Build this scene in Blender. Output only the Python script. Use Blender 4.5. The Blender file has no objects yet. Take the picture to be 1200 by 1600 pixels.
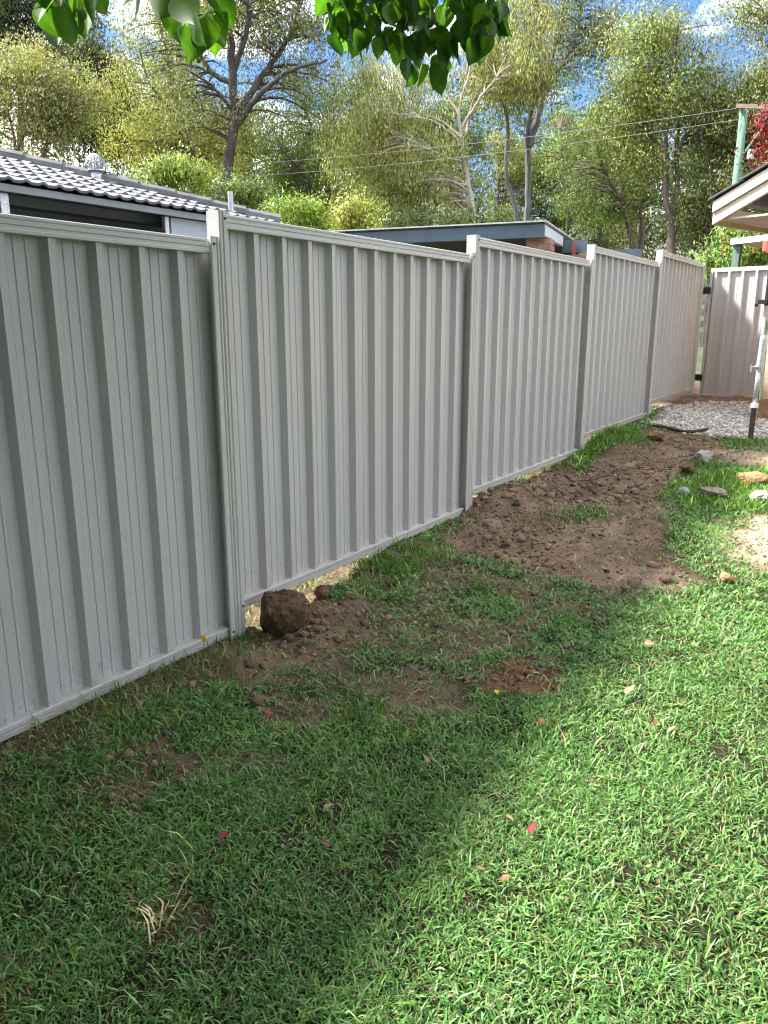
import bpy, math, random
import numpy as np
from mathutils import Matrix, Vector

random.seed(7)
rng = np.random.default_rng(11)
scene = bpy.context.scene
col = scene.collection

# ---------------------------------------------------------------- camera
CAM = np.array([2.4923, -2.4619, 1.4472])
YAW, PITCH, FPX = 0.58596, 0.24059, 1192.6          # focal length in pixels of a 1200x1600 frame
FW = np.array([-math.sin(YAW) * math.cos(PITCH), math.cos(YAW) * math.cos(PITCH), -math.sin(PITCH)])
RT = np.array([math.cos(YAW), math.sin(YAW), 0.0])
UP = np.cross(RT, FW)
cd = bpy.data.cameras.new('camera')
cam = bpy.data.objects.new('camera', cd)
col.objects.link(cam)
cam.matrix_world = Matrix(((RT[0], UP[0], -FW[0], CAM[0]), (RT[1], UP[1], -FW[1], CAM[1]),
                           (RT[2], UP[2], -FW[2], CAM[2]), (0, 0, 0, 1)))
cd.sensor_width = 36.0
cd.lens = 36.0 * FPX / 1600.0
cd.clip_start = 0.05
cd.clip_end = 2000.0
scene.camera = cam

# ---------------------------------------------------------------- sky, sun, exposure
SUN = np.array([1.0, 0.34, -1.13])                   # direction the light travels
SUN /= np.linalg.norm(SUN)
EL = math.asin(-SUN[2])
AZ = math.atan2(-SUN[0], -SUN[1])                    # compass bearing of the sun, from +Y towards +X
world = bpy.data.worlds.new('World')
scene.world = world
world.use_nodes = True
nt = world.node_tree
nt.nodes.clear()
wo = nt.nodes.new('ShaderNodeOutputWorld')
bg = nt.nodes.new('ShaderNodeBackground')
bg.inputs['Strength'].default_value = 0.085
sky = nt.nodes.new('ShaderNodeTexSky')
sky.sky_type = 'NISHITA'
sky.sun_disc = False
sky.sun_elevation = EL
sky.sun_rotation = AZ
sky.air_density = 0.55
sky.dust_density = 0.0
sky.ozone_density = 8.0
tc = nt.nodes.new('ShaderNodeTexCoord')
mp = nt.nodes.new('ShaderNodeMapping')
mp.inputs['Scale'].default_value = (1.0, 1.0, 2.2)
mp.inputs['Location'].default_value = (8.22, 4.26, 1.98)
mp.inputs['Rotation'].default_value = (0, 0, math.radians(15))
nz = nt.nodes.new('ShaderNodeTexNoise')
nz.inputs['Scale'].default_value = 3.2
nz.inputs['Detail'].default_value = 8.0
nz.inputs['Roughness'].default_value = 0.56
cr = nt.nodes.new('ShaderNodeValToRGB')
cr.color_ramp.elements[0].position = 0.45
cr.color_ramp.elements[1].position = 0.59
mx = nt.nodes.new('ShaderNodeMix')
mx.data_type = 'RGBA'
mx.inputs['B'].default_value = (15.0, 14.8, 14.5, 1)
nt.links.new(tc.outputs['Generated'], mp.inputs['Vector'])
nt.links.new(mp.outputs['Vector'], nz.inputs['Vector'])
nt.links.new(nz.outputs['Fac'], cr.inputs['Fac'])
nt.links.new(cr.outputs['Color'], mx.inputs['Factor'])
nt.links.new(sky.outputs['Color'], mx.inputs['A'])
nt.links.new(mx.outputs['Result'], bg.inputs['Color'])
nt.links.new(bg.outputs['Background'], wo.inputs['Surface'])

sd_ = bpy.data.lights.new('sun', 'SUN')
sd_.energy = 4.0
sd_.angle = math.radians(6.0)
sd_.color = (1.0, 0.95, 0.87)
sun = bpy.data.objects.new('sun', sd_)
sun.rotation_euler = Vector(SUN).to_track_quat('-Z', 'Y').to_euler()
sun.location = (-10, -4, 12)
col.objects.link(sun)

vs = scene.view_settings
vs.view_transform = 'Standard'
vs.look = 'None'
vs.gamma = 1.0
vs.use_curve_mapping = False
vs.exposure = 2.22
scene.cycles.use_denoising = True
scene.cycles.max_bounces = 5
scene.cycles.diffuse_bounces = 3
scene.cycles.glossy_bounces = 3
scene.cycles.transmission_bounces = 3
scene.cycles.sample_clamp_indirect = 6.0
scene.cycles.adaptive_threshold = 0.025
scene.cycles.filter_width = 1.15

# ---------------------------------------------------------------- helpers
def ray(x, y):
    return FW + RT * ((x - 600.0) / FPX) - UP * ((y - 800.0) / FPX)

def at(x, y, D):
    """point seen in direction (x, y) of the photograph at horizontal distance D metres"""
    d = ray(x, y)
    return CAM + d * (D / math.hypot(d[0], d[1]))

def on_y(x, y, Y):
    d = ray(x, y)
    return CAM + d * ((Y - CAM[1]) / d[1])

def sstep(a, b, x):
    t = np.clip((x - a) / (b - a), 0, 1)
    return t * t * (3 - 2 * t)

def _hash(i, j, s):
    n = (i.astype(np.int64) * 374761393 + j.astype(np.int64) * 668265263 + s * 974711) & 0xffffffff
    n = ((n ^ (n >> 13)) * 1274126177) & 0xffffffff
    return ((n ^ (n >> 16)) & 0xffff) / 65535.0

def vnoise(x, y, s=0):
    x = np.asarray(x, float); y = np.asarray(y, float)
    i = np.floor(x).astype(np.int64); j = np.floor(y).astype(np.int64)
    u = x - i; v = y - j
    u = u * u * (3 - 2 * u); v = v * v * (3 - 2 * v)
    return ((_hash(i, j, s) * (1 - u) + _hash(i + 1, j, s) * u) * (1 - v)
            + (_hash(i, j + 1, s) * (1 - u) + _hash(i + 1, j + 1, s) * u) * v)

def fbm(x, y, s=0, o=4):
    r = 0; a = 0.5; f = 1.0
    for k in range(o):
        r = r + a * vnoise(np.asarray(x) * f, np.asarray(y) * f, s + k * 17)
        a *= 0.5; f *= 2.03
    return r / (1 - 0.5 ** o)

def unit(v):
    return v / (np.linalg.norm(v, axis=-1, keepdims=True) + 1e-9)

def tag(o, label=None, cat=None, group=None, kind=None):
    if label: o['label'] = label
    if cat: o['category'] = cat
    if group: o['group'] = group
    if kind: o['kind'] = kind
    return o

def empty(name, loc=(0, 0, 0), rz=0.0):
    o = bpy.data.objects.new(name, None)
    o.location = loc
    o.rotation_euler = (0, 0, rz)
    o.empty_display_size = 0.2
    col.objects.link(o)
    return o

def link(name, me, parent=None, loc=None, rot=None):
    o = bpy.data.objects.new(name, me)
    col.objects.link(o)
    if parent is not None: o.parent = parent
    if loc is not None: o.location = loc
    if rot is not None: o.rotation_euler = rot
    return o

def np_mesh(name, V, F, mat, colr=None, smooth=False, attrs=None, nrm=None):
    """V (n,3); F list of int arrays (m,k)"""
    me = bpy.data.meshes.new(name)
    V = np.asarray(V, np.float32)
    me.vertices.add(len(V))
    me.vertices.foreach_set('co', V.ravel())
    F = [np.asarray(f, np.int32) for f in F if len(f)]
    loops = np.concatenate([f.ravel() for f in F])
    tot = np.concatenate([np.full(len(f), f.shape[1], np.int32) for f in F])
    st = np.concatenate([[0], np.cumsum(tot)[:-1]]).astype(np.int32)
    me.loops.add(len(loops))
    me.loops.foreach_set('vertex_index', loops)
    me.polygons.add(len(tot))
    me.polygons.foreach_set('loop_start', st)
    me.polygons.foreach_set('loop_total', tot)
    if smooth:
        me.polygons.foreach_set('use_smooth', np.ones(len(tot), bool))
    me.update(calc_edges=True)
    if colr is not None:
        a = me.color_attributes.new('Col', 'FLOAT_COLOR', 'POINT')
        c = np.ones((len(V), 4), np.float32); c[:, :3] = colr
        a.data.foreach_set('color', c.ravel())
    for k, v in (attrs or {}).items():
        a = me.attributes.new(k, 'FLOAT', 'POINT')
        a.data.foreach_set('value', np.asarray(v, np.float32))
    if nrm is not None:
        a = me.attributes.new('clump_normal', 'FLOAT_VECTOR', 'POINT'); a.data.foreach_set('vector', np.asarray(nrm, np.float32).ravel())
    if mat is not None: me.materials.append(mat)
    return me

class MB:
    """collects simple shapes; build() makes ONE mesh object"""
    def __init__(s): s.v = []; s.f = []
    def add(s, V, F):
        b = len(s.v); s.v += [tuple(map(float, p)) for p in V]; s.f += [tuple(b + i for i in f) for f in F]; return s
    def box(s, a, b, M=None):
        x0, y0, z0 = a; x1, y1, z1 = b
        V = [(x0, y0, z0), (x1, y0, z0), (x1, y1, z0), (x0, y1, z0), (x0, y0, z1), (x1, y0, z1), (x1, y1, z1), (x0, y1, z1)]
        if M is not None: V = [tuple(M @ Vector(p)) for p in V]
        return s.add(V, [(3, 2, 1, 0), (4, 5, 6, 7), (0, 1, 5, 4), (1, 2, 6, 5), (2, 3, 7, 6), (3, 0, 4, 7)])
    def prism(s, P, ext, cap=True):
        """polygon P (list of 3d points) swept by vector ext"""
        n = len(P); P = [np.array(p, float) for p in P]; e = np.array(ext, float)
        V = P + [p + e for p in P]
        F = [(i, (i + 1) % n, n + (i + 1) % n, n + i) for i in range(n)]
        if cap: F += [tuple(range(n))[::-1], tuple(range(n, 2 * n))]
        return s.add(V, F)
    def tube(s, pts, rad, n=8, cap=True):
        V, F = tube_np(np.array(pts, float), np.array(rad, float), n)
        s.add(V, [tuple(f) for f in F])
        if cap:
            b = len(s.v) - len(V)
            s.f.append(tuple(b + i for i in range(n))[::-1]); s.f.append(tuple(b + len(V) - n + i for i in range(n)))
        return s
    def build(s, name, mat, parent=None, smooth=False, bevel=0.0, loc=None):
        me = bpy.data.meshes.new(name); me.from_pydata(s.v, [], s.f); me.update()
        if mat is not None: me.materials.append(mat)
        if smooth: me.polygons.foreach_set('use_smooth', [True] * len(me.polygons))
        o = link(name, me, parent, loc)
        if bevel:
            m = o.modifiers.new('bevel', 'BEVEL'); m.width = bevel; m.segments = 2; m.limit_method = 'ANGLE'
        return o

def tube_np(P, R, n=6):
    m = len(P)
    T = np.gradient(P, axis=0); T = unit(T)
    ref = np.array([0.31, 0.17, 0.93]) if abs(T[:, 2]).mean() < 0.8 else np.array([1.0, 0.13, 0.0])
    A = unit(np.cross(T, ref)); B = np.cross(T, A)
    an = np.arange(n) * 2 * math.pi / n
    V = (P[:, None] + R[:, None, None] * (np.cos(an)[None, :, None] * A[:, None] + np.sin(an)[None, :, None] * B[:, None])).reshape(-1, 3)
    i = np.arange(m - 1)[:, None] * n; j = np.arange(n)[None]; k = (j + 1) % n
    F = np.stack([i + j, i + k, i + n + k, i + n + j], -1).reshape(-1, 4)
    return V, F

# ---------------------------------------------------------------- materials
MATS = {}
def mat(name, base, rough=0.6, metal=0.0, var=0.0, scale=6.0, bump=0.0, bscale=40.0, dark=None, spec=0.5, stretch=(1, 1, 1), detail=5, coat=0.0):
    if name in MATS: return MATS[name]
    m = bpy.data.materials.new(name); m.use_nodes = True
    n = m.node_tree.nodes; L = m.node_tree.links; b = n['Principled BSDF']
    b.inputs['Roughness'].default_value = rough; b.inputs['Metallic'].default_value = metal
    b.inputs['Specular IOR Level'].default_value = spec
    if coat: b.inputs['Coat Weight'].default_value = coat
    tc = n.new('ShaderNodeTexCoord'); mp = n.new('ShaderNodeMapping'); mp.inputs['Scale'].default_value = stretch
    L.new(tc.outputs['Object'], mp.inputs['Vector'])
    nz = n.new('ShaderNodeTexNoise'); nz.inputs['Scale'].default_value = scale; nz.inputs['Detail'].default_value = detail
    nz.inputs['Roughness'].default_value = 0.62
    L.new(mp.outputs['Vector'], nz.inputs['Vector'])
    cr = n.new('ShaderNodeValToRGB')
    d = dark if dark else tuple(c * (1 - var) for c in base)
    h = tuple(min(1, c * (1 + var * 0.5)) for c in base)
    cr.color_ramp.elements[0].color = (*d, 1); cr.color_ramp.elements[1].color = (*h, 1)
    cr.color_ramp.elements[0].position = 0.32; cr.color_ramp.elements[1].position = 0.68
    L.new(nz.outputs['Fac'], cr.inputs['Fac'])
    # slight tint per object so that copies differ
    oi = n.new('ShaderNodeObjectInfo'); hs = n.new('ShaderNodeHueSaturation')
    mr = n.new('ShaderNodeMapRange'); mr.inputs['To Min'].default_value = 1 - var * 0.45; mr.inputs['To Max'].default_value = 1 + var * 0.3
    L.new(oi.outputs['Random'], mr.inputs['Value']); L.new(mr.outputs['Result'], hs.inputs['Value'])
    L.new(cr.outputs['Color'], hs.inputs['Color']); L.new(hs.outputs['Color'], b.inputs['Base Color'])
    if bump:
        n2 = n.new('ShaderNodeTexNoise'); n2.inputs['Scale'].default_value = bscale; n2.inputs['Detail'].default_value = 6
        L.new(mp.outputs['Vector'], n2.inputs['Vector'])
        bp = n.new('ShaderNodeBump'); bp.inputs['Strength'].default_value = bump; bp.inputs['Distance'].default_value = 0.02
        L.new(n2.outputs['Fac'], bp.inputs['Height']); L.new(bp.outputs['Normal'], b.inputs['Normal'])
    MATS[name] = m
    return m

def leaf_mat(name, trans=0.35, rough=0.5, spec=0.4, tint=(1.25, 1.35, 0.55), soft=0.0):
    """two-sided foliage coloured by the Col attribute"""
    m = bpy.data.materials.new(name); m.use_nodes = True
    n = m.node_tree.nodes; L = m.node_tree.links; b = n['Principled BSDF']; out = n['Material Output']
    at_ = n.new('ShaderNodeAttribute'); at_.attribute_name = 'Col'
    b.inputs['Roughness'].default_value = rough; b.inputs['Specular IOR Level'].default_value = spec
    L.new(at_.outputs['Color'], b.inputs['Base Color'])
    tr = n.new('ShaderNodeBsdfTranslucent')
    vm = n.new('ShaderNodeVectorMath'); vm.operation = 'MULTIPLY'; vm.inputs[1].default_value = tint
    L.new(at_.outputs['Color'], vm.inputs[0]); L.new(vm.outputs['Vector'], tr.inputs['Color'])
    if soft:                                            # leaves shade partly with their clump, as fine foliage does
        an = n.new('ShaderNodeAttribute'); an.attribute_name = 'clump_normal'; ge = n.new('ShaderNodeNewGeometry')
        vt_ = n.new('ShaderNodeVectorTransform'); vt_.vector_type = 'NORMAL'; vt_.convert_from = 'OBJECT'; vt_.convert_to = 'WORLD'
        mv = n.new('ShaderNodeMix'); mv.data_type = 'VECTOR'; mv.inputs['Factor'].default_value = soft
        nm = n.new('ShaderNodeVectorMath'); nm.operation = 'NORMALIZE'
        L.new(an.outputs['Vector'], vt_.inputs['Vector']); L.new(ge.outputs['Normal'], mv.inputs['A']); L.new(vt_.outputs['Vector'], mv.inputs['B'])
        L.new(mv.outputs['Result'], nm.inputs[0]); L.new(nm.outputs['Vector'], b.inputs['Normal']); L.new(nm.outputs['Vector'], tr.inputs['Normal'])
    ms = n.new('ShaderNodeMixShader'); ms.inputs['Fac'].default_value = trans
    L.new(b.outputs['BSDF'], ms.inputs[1]); L.new(tr.outputs['BSDF'], ms.inputs[2]); L.new(ms.outputs['Shader'], out.inputs['Surface'])
    return m

M_FENCE = mat('fence_paint', (0.472, 0.462, 0.468), 0.3, var=0.05, scale=2.0, bump=0.02, bscale=25, stretch=(1, 1, 0.25))
def splash_paint():
    m = M_FENCE.copy(); m.name = 'fence_sheet_paint'; n = m.node_tree.nodes; L = m.node_tree.links; b = n['Principled BSDF']
    src = b.inputs['Base Color'].links[0].from_socket
    tc = n.new('ShaderNodeTexCoord'); sp = n.new('ShaderNodeSeparateXYZ'); L.new(tc.outputs['Generated'], sp.inputs[0])
    mr = n.new('ShaderNodeMapRange'); mr.inputs['From Min'].default_value = .0; mr.inputs['From Max'].default_value = .16; mr.inputs['To Min'].default_value = .62; mr.inputs['To Max'].default_value = .30
    L.new(sp.outputs['Z'], mr.inputs['Value'])
    nz = n.new('ShaderNodeTexNoise'); nz.inputs['Scale'].default_value = 55; nz.inputs['Detail'].default_value = 6; L.new(tc.outputs['Object'], nz.inputs['Vector'])
    gt = n.new('ShaderNodeMapRange'); gt.inputs['From Min'].default_value = .83; gt.inputs['From Max'].default_value = 1.02; gt.inputs['To Max'].default_value = .55
    ad = n.new('ShaderNodeMath'); ad.operation = 'MULTIPLY_ADD'; ad.inputs[1].default_value = .55
    L.new(mr.outputs['Result'], ad.inputs[0]); L.new(nz.outputs['Fac'], ad.inputs[2]); L.new(ad.outputs[0], gt.inputs['Value'])
    mx_ = n.new('ShaderNodeMix'); mx_.data_type = 'RGBA'; mx_.inputs['B'].default_value = (.24, .19, .15, 1)
    L.new(gt.outputs['Result'], mx_.inputs['Factor']); L.new(src, mx_.inputs['A']); L.new(mx_.outputs['Result'], b.inputs['Base Color'])
    return m
M_SHEETP = splash_paint()
M_FRAME = mat('fence_frame_paint', (0.47, 0.466, 0.458), 0.3, var=0.04, scale=3.0, bump=0.01, bscale=30)
M_SCREW = mat('screw_steel', (0.05, 0.05, 0.055), 0.5, 0.6)
M_BLACK = mat('black_plastic', (0.012, 0.012, 0.013), 0.45)
M_GALV = mat('galvanised_steel', (0.50, 0.53, 0.56), 0.42, 0.65, var=0.35, scale=40, bump=0.05, bscale=60)
M_RUST = mat('rusty_post', (0.085, 0.045, 0.032), 0.8, var=0.5, scale=25, bump=0.3, bscale=80)
M_TILE = mat('roof_tile', (0.125, 0.13, 0.142), 0.8, var=0.35, scale=7, bump=0.15, bscale=50)
M_STEELBLUE = mat('blue_grey_steel', (0.075, 0.105, 0.14), 0.45, 0.1, var=0.25, scale=3, bump=0.03)
M_SHEET = mat('roof_sheet', (0.42, 0.44, 0.42), 0.5, 0.2, var=0.2, scale=3)
M_BRICK = mat('brick', (0.27, 0.15, 0.105), 0.85, var=0.4, scale=9, bump=0.3, bscale=60)
M_MORTAR = mat('mortar', (0.30, 0.27, 0.23), 0.9, var=0.2, scale=20, bump=0.3)
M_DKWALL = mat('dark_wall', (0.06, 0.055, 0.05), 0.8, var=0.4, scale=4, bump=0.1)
M_CREAM = mat('cream_paint', (0.62, 0.52, 0.38), 0.55, var=0.14, scale=5, bump=0.04, stretch=(1, 1, 3))
M_SOFFIT = mat('soffit_paint', (0.60, 0.47, 0.34), 0.6, var=0.1, scale=3)
M_RENDER = mat('render_wall', (0.56, 0.40, 0.26), 0.85, var=0.25, scale=6, bump=0.25, bscale=50)
M_DKTILE = mat('dark_tile', (0.035, 0.036, 0.04), 0.6, var=0.4, scale=10, bump=0.2)
M_WHITE = mat('white_paint', (0.72, 0.71, 0.68), 0.5, var=0.08)
M_POLE = mat('treated_pole', (0.11, 0.20, 0.15), 0.8, var=0.4, scale=5, bump=0.3, bscale=20, stretch=(3, 3, 0.2))
M_TIMBER = mat('weathered_timber', (0.17, 0.12, 0.09), 0.85, var=0.4, scale=5, bump=0.3, bscale=25, stretch=(0.3, 3, 3))
M_WIRE = mat('power_wire', (0.30, 0.31, 0.32), 0.5, 0.2)
M_ROCK_BR = mat('laterite', (0.13, 0.075, 0.045), 0.95, scale=14, var=0.75, bump=0.9, bscale=45, detail=8)
M_ROCK_OR = mat('orange_rock', (0.36, 0.20, 0.095), 0.9, scale=12, var=0.6, bump=0.8, bscale=40)
M_ROCK_GR = mat('grey_stone', (0.34, 0.32, 0.29), 0.9, scale=9, var=0.4, bump=0.6, bscale=35)
M_GRASS = leaf_mat('grass_blades', 0.24, 0.45, 0.32, (1.05, 1.2, 0.6))
M_GUM = leaf_mat('gum_leaves', 0.28, 0.6, 0.25, (1.3, 1.3, 0.6), 0.65)
M_BROAD = leaf_mat('broad_leaves', 0.58, 0.42, 0.35, (1.9, 2.2, 0.45))
M_DRYLEAF = leaf_mat('fallen_leaves', 0.15, 0.6, 0.3, (1, 1, 1))
M_VCOL = leaf_mat('loose_earth', 0.0, 0.95, 0.1, (1, 1, 1))

def bark(name, c, dark, sc=4.0):
    return mat(name, c, 0.9, dark=dark, scale=sc, bump=0.6, bscale=14, stretch=(2.2, 2.2, 0.35), detail=8)
M_BARK_DK = bark('bark_dark', (0.105, 0.085, 0.08), (0.03, 0.024, 0.024))
M_BARK_GR = bark('bark_grey', (0.17, 0.16, 0.165), (0.06, 0.055, 0.06))
M_BARK_PL = bark('bark_pale', (0.58, 0.51, 0.43), (0.30, 0.24, 0.19), 2.5)
M_BARK_BR = bark('bark_brown', (0.15, 0.11, 0.085), (0.05, 0.035, 0.03))

# ---------------------------------------------------------------- ground
FY = np.array([-6, -2.4, -1.5, 0, .45, .8, 1.3, 2.3, 2.5, 4.6, 5.0, 7.0, 7.3, 9.4, 14.])
FZ = np.array([-.20, -.055, -.012, -.012, -.015, .02, .085, .11, .16, .212, .285, .35, .40, .44, .62])
def plane_z(y): return 0.053 * np.asarray(y) - 0.03
def gpx(x, y):
    """ground point under a pixel of the photograph"""
    z = 0.0
    for _ in range(12):
        d = ray(x, y); P = CAM + d * ((z - CAM[2]) / d[2]); z = float(plane_z(P[1]))
    return P
def poly(*pts): return np.array([gpx(*p)[:2] for p in pts])

def inside_sd(P, x, y):
    """signed distance, positive inside polygon"""
    d = np.full(x.shape, 1e9); ins = np.zeros(x.shape, bool); n = len(P)
    for i in range(n):
        ax, ay = P[i]; bx, by = P[(i + 1) % n]
        ex, ey = bx - ax, by - ay
        t = np.clip(((x - ax) * ex + (y - ay) * ey) / (ex * ex + ey * ey + 1e-12), 0, 1)
        d = np.minimum(d, np.hypot(x - ax - t * ex, y - ay - t * ey))
        c = ((ay > y) != (by > y)) & (x < (bx - ax) * (y - ay) / (by - ay + 1e-12) + ax)
        ins ^= c
    return np.where(ins, d, -d)

D_MAIN = poly((690, 850), (735, 785), (800, 765), (880, 730), (900, 705), (1010, 675), (1080, 676), (1140, 690), (1200, 705), (1200, 735),
              (1120, 722), (1062, 742), (1045, 790), (1040, 850), (1060, 880), (1110, 915), (1060, 935), (960, 928), (900, 900), (830, 893), (740, 880))
D_ROCK = poly((340, 1010), (400, 950), (470, 925), (560, 935), (590, 985), (520, 1030), (470, 1065), (400, 1085), (330, 1065), (300, 1035))
D_MID = poly((540, 930), (640, 950), (700, 985), (640, 1025), (560, 1005))
D_RED = poly((735, 1055), (800, 1035), (880, 1052), (885, 1085), (800, 1097), (750, 1090))
D_SAND = poly((1120, 835), (1155, 800), (1260, 800), (1260, 890), (1150, 885))
D_SAND2 = poly((1120, 702), (1150, 690), (1260, 695), (1260, 722), (1150, 728))
D_CORN = poly((-60, 1520), (30, 1500), (50, 1560), (40, 1640), (-60, 1640))
D_MID2 = poly((560, 1060), (650, 1040), (760, 1060), (740, 1110), (620, 1100))
D_BLOT = poly((250, 1395), (330, 1400), (320, 1480), (240, 1490), (200, 1440))
P_DRY = poly((-200, 1240), (0, 1160), (100, 1105), (330, 1015), (360, 1050), (220, 1135), (60, 1205), (0, 1235), (-200, 1320))
P_GRAV = poly((1012, 662), (1040, 642), (1085, 628), (1160, 630), (1230, 640), (1230, 688), (1130, 682), (1060, 673))
T_A = poly((895, 722), (908, 692), (925, 672), (985, 680), (990, 696), (940, 712), (905, 735))
T_B = poly((1050, 772), (1085, 742), (1200, 735), (1260, 760), (1200, 802), (1140, 800), (1065, 792))
T_C = poly((1045, 870), (1075, 835), (1130, 845), (1140, 890), (1110, 920))
T_D = poly((860, 800), (905, 790), (960, 800), (930, 820), (870, 825))
T_E = poly((1128, 695), (1150, 680), (1240, 684), (1240, 704), (1150, 705))
T_F = poly((540, 905), (600, 872), (690, 850), (730, 880), (650, 925), (580, 935))

def ground_masks(x, y):
    n1 = fbm(x * 3.1, y * 3.1, 3) - 0.5; n2 = fbm(x * 11, y * 11, 9) - 0.5
    w = n1 * 0.35 + n2 * 0.22
    def m(P, e=0.12, amt=1.0): return amt * sstep(-e, e, inside_sd(P, x, y) + w * 0.9)
    dirt = np.maximum.reduce([m(D_MAIN, .14), m(D_ROCK, .10, .95), m(D_MID, .1, .7), m(D_RED, .05, 1.0), m(D_SAND, .2, .9), m(D_SAND2, .15, .85),
                              m(D_CORN, .06, .5), m(D_MID2, .08, .75), m(D_BLOT, .06, .15)])
    tuft = np.maximum.reduce([m(T_A, .12), m(T_B, .12, .8), m(T_C, .12, .9), m(T_D, .1, .55), m(T_E, .1, .9)])
    dry = np.maximum(m(P_DRY, .1), m(D_BLOT, .06, .4))
    tall = np.maximum(np.maximum(m(T_A, .1), m(T_B, .1)), m(T_F, .1, .3))
    sand = np.maximum(m(D_SAND, .25), m(D_SAND2, .2))
    red = m(D_RED, .08)
    grav = sstep(-.03, .03, inside_sd(P_GRAV, x, y) + n2 * .12)
    # thin grass between rock and lawn
    sp = sstep(.47, .60, fbm(x * 5.3, y * 5.3, 41)) * sstep(-.25, .2, 1.15 - np.abs(x - .55) * 1.1 - np.abs(y - .8) * .55) * 0.7
    dirt = np.maximum(dirt, sp)
    dirt = np.maximum(dirt, sstep(7.5, 8.0, y))
    return dirt * (1 - tuft), dry, tall, sand, red, grav

def g3(x, y, cx, cy, r, ry=None):
    ry = ry or r
    return np.exp(-((x - cx) / r) ** 2 - ((y - cy) / ry) ** 2)

PIT = gpx(890, 765); MND = gpx(790, 800); HUMP = gpx(1000, 850); RM = gpx(495, 960)
def yard_z(x, y):
    x = np.asarray(x, float); y = np.asarray(y, float)
    near = 1 - sstep(0.1, 0.9, x)
    z = np.interp(y, FY, FZ) * near + plane_z(y) * (1 - near)
    z = z - 0.17 * g3(x, y, PIT[0] + .0, PIT[1] + .1, .28, .55) + 0.10 * g3(x, y, .17, MND[1] + .25, .2, .5) + 0.05 * g3(x, y, HUMP[0], HUMP[1] + .2, .45, .5)
    z = z + 0.05 * g3(x, y, RM[0] + .02, RM[1], .17, .25)
    dirt = ground_masks(x, y)[0]
    z = z + (fbm(x * 1.7, y * 1.7, 5) - .5) * .035 + (fbm(x * 9, y * 9, 6) - .5) * (.016 + .055 * dirt) + (fbm(x * 34, y * 34, 8, 3) - .5) * .026 * dirt
    return z

def ground_z(x, y):
    """wide terrain: the yards' slope, then a wooded hillside"""
    x = np.asarray(x, float); y = np.asarray(y, float)
    base = np.interp(y, np.concatenate([[-40], FY]), np.concatenate([[-1.5], FZ])) - 0.30
    d = np.hypot(x - 2.5, y + 2.5)
    return base * np.exp(-np.maximum(y - 14, 0) / 30.) + sstep(13, 48, d) * 2.6 + np.maximum(d - 48, 0) * 0.14 * sstep(48, 60, d) * (d < 400) + (fbm(x * .12, y * .12, 2) - .5) * .8 * sstep(12, 30, d)

def ground_material():
    m = bpy.data.materials.new('yard_soil'); m.use_nodes = True
    n = m.node_tree.nodes; L = m.node_tree.links; b = n['Principled BSDF']
    b.inputs['Roughness'].default_value = 0.95; b.inputs['Specular IOR Level'].default_value = 0.12
    tc = n.new('ShaderNodeTexCoord')
    def noise(s, d=7, r=.65):
        q = n.new('ShaderNodeTexNoise'); q.inputs['Scale'].default_value = s; q.inputs['Detail'].default_value = d; q.inputs['Roughness'].default_value = r
        L.new(tc.outputs['Object'], q.inputs['Vector']); return q.outputs['Fac']
    def ramp(f, cs):
        q = n.new('ShaderNodeValToRGB'); e = q.color_ramp.elements
        e[0].position, e[0].color = cs[0][0], (*cs[0][1], 1); e[1].position, e[1].color = cs[-1][0], (*cs[-1][1], 1)
        for p, c in cs[1:-1]:
            k = e.new(p); k.color = (*c, 1)
        L.new(f, q.inputs['Fac']); return q.outputs['Color']
    def mixc(f, a, c):
        q = n.new('ShaderNodeMix'); q.data_type = 'RGBA'
        L.new(f, q.inputs['Factor']); L.new(a, q.inputs['A']); L.new(c, q.inputs['B']); return q.outputs['Result']
    def attr(k):
        q = n.new('ShaderNodeAttribute'); q.attribute_name = k; return q.outputs['Fac']
    soil = ramp(noise(3.2), [(.32, (.065, .04, .028)), (.5, (.17, .115, .083)), (.68, (.30, .22, .165))])
    fine = ramp(noise(70, 4), [(.35, (.045, .03, .022)), (.65, (.24, .165, .12))])
    half = n.new('ShaderNodeValue'); half.outputs[0].default_value = 0.35
    soil = mixc(half.outputs[0], soil, fine)
    thatch = ramp(noise(90, 5), [(.3, (.008, .011, .005)), (.7, (.05, .045, .024))])
    sand = ramp(noise(30, 6), [(.3, (.26, .18, .125)), (.7, (.44, .34, .255))])
    redc = ramp(noise(40, 6), [(.3, (.07, .034, .02)), (.7, (.19, .095, .055))])
    dry = ramp(noise(60, 6), [(.3, (.035, .027, .016)), (.7, (.16, .125, .07))])
    grav = ramp(noise(80, 4), [(.3, (.12, .11, .10)), (.7, (.42, .40, .38))])
    c = mixc(attr('dirt'), thatch, soil)
    c = mixc(attr('dry'), c, dry); c = mixc(attr('red'), c, redc); c = mixc(attr('sand'), c, sand); c = mixc(attr('grav'), c, grav)
    L.new(c, b.inputs['Base Color'])
    bp = n.new('ShaderNodeBump'); bp.inputs['Strength'].default_value = 0.9; bp.inputs['Distance'].default_value = 0.012
    L.new(noise(55, 8, .7), bp.inputs['Height']); L.new(bp.outputs['Normal'], b.inputs['Normal'])
    return m
M_YARD = ground_material()

def grid_mesh(name, xs, ys, zf, m, attrs=None, smooth=True):
    X, Y = np.meshgrid(xs, ys, indexing='ij'); x = X.ravel(); y = Y.ravel(); z = zf(x, y)
    nx, ny = len(xs), len(ys)
    i = np.arange(nx - 1)[:, None] * ny + np.arange(ny - 1)[None]
    F = np.stack([i, i + ny, i + ny + 1, i + 1], -1).reshape(-1, 4)
    return np_mesh(name, np.stack([x, y, z], 1), [F], m, smooth=smooth, attrs=attrs(x, y) if attrs else None)

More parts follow.
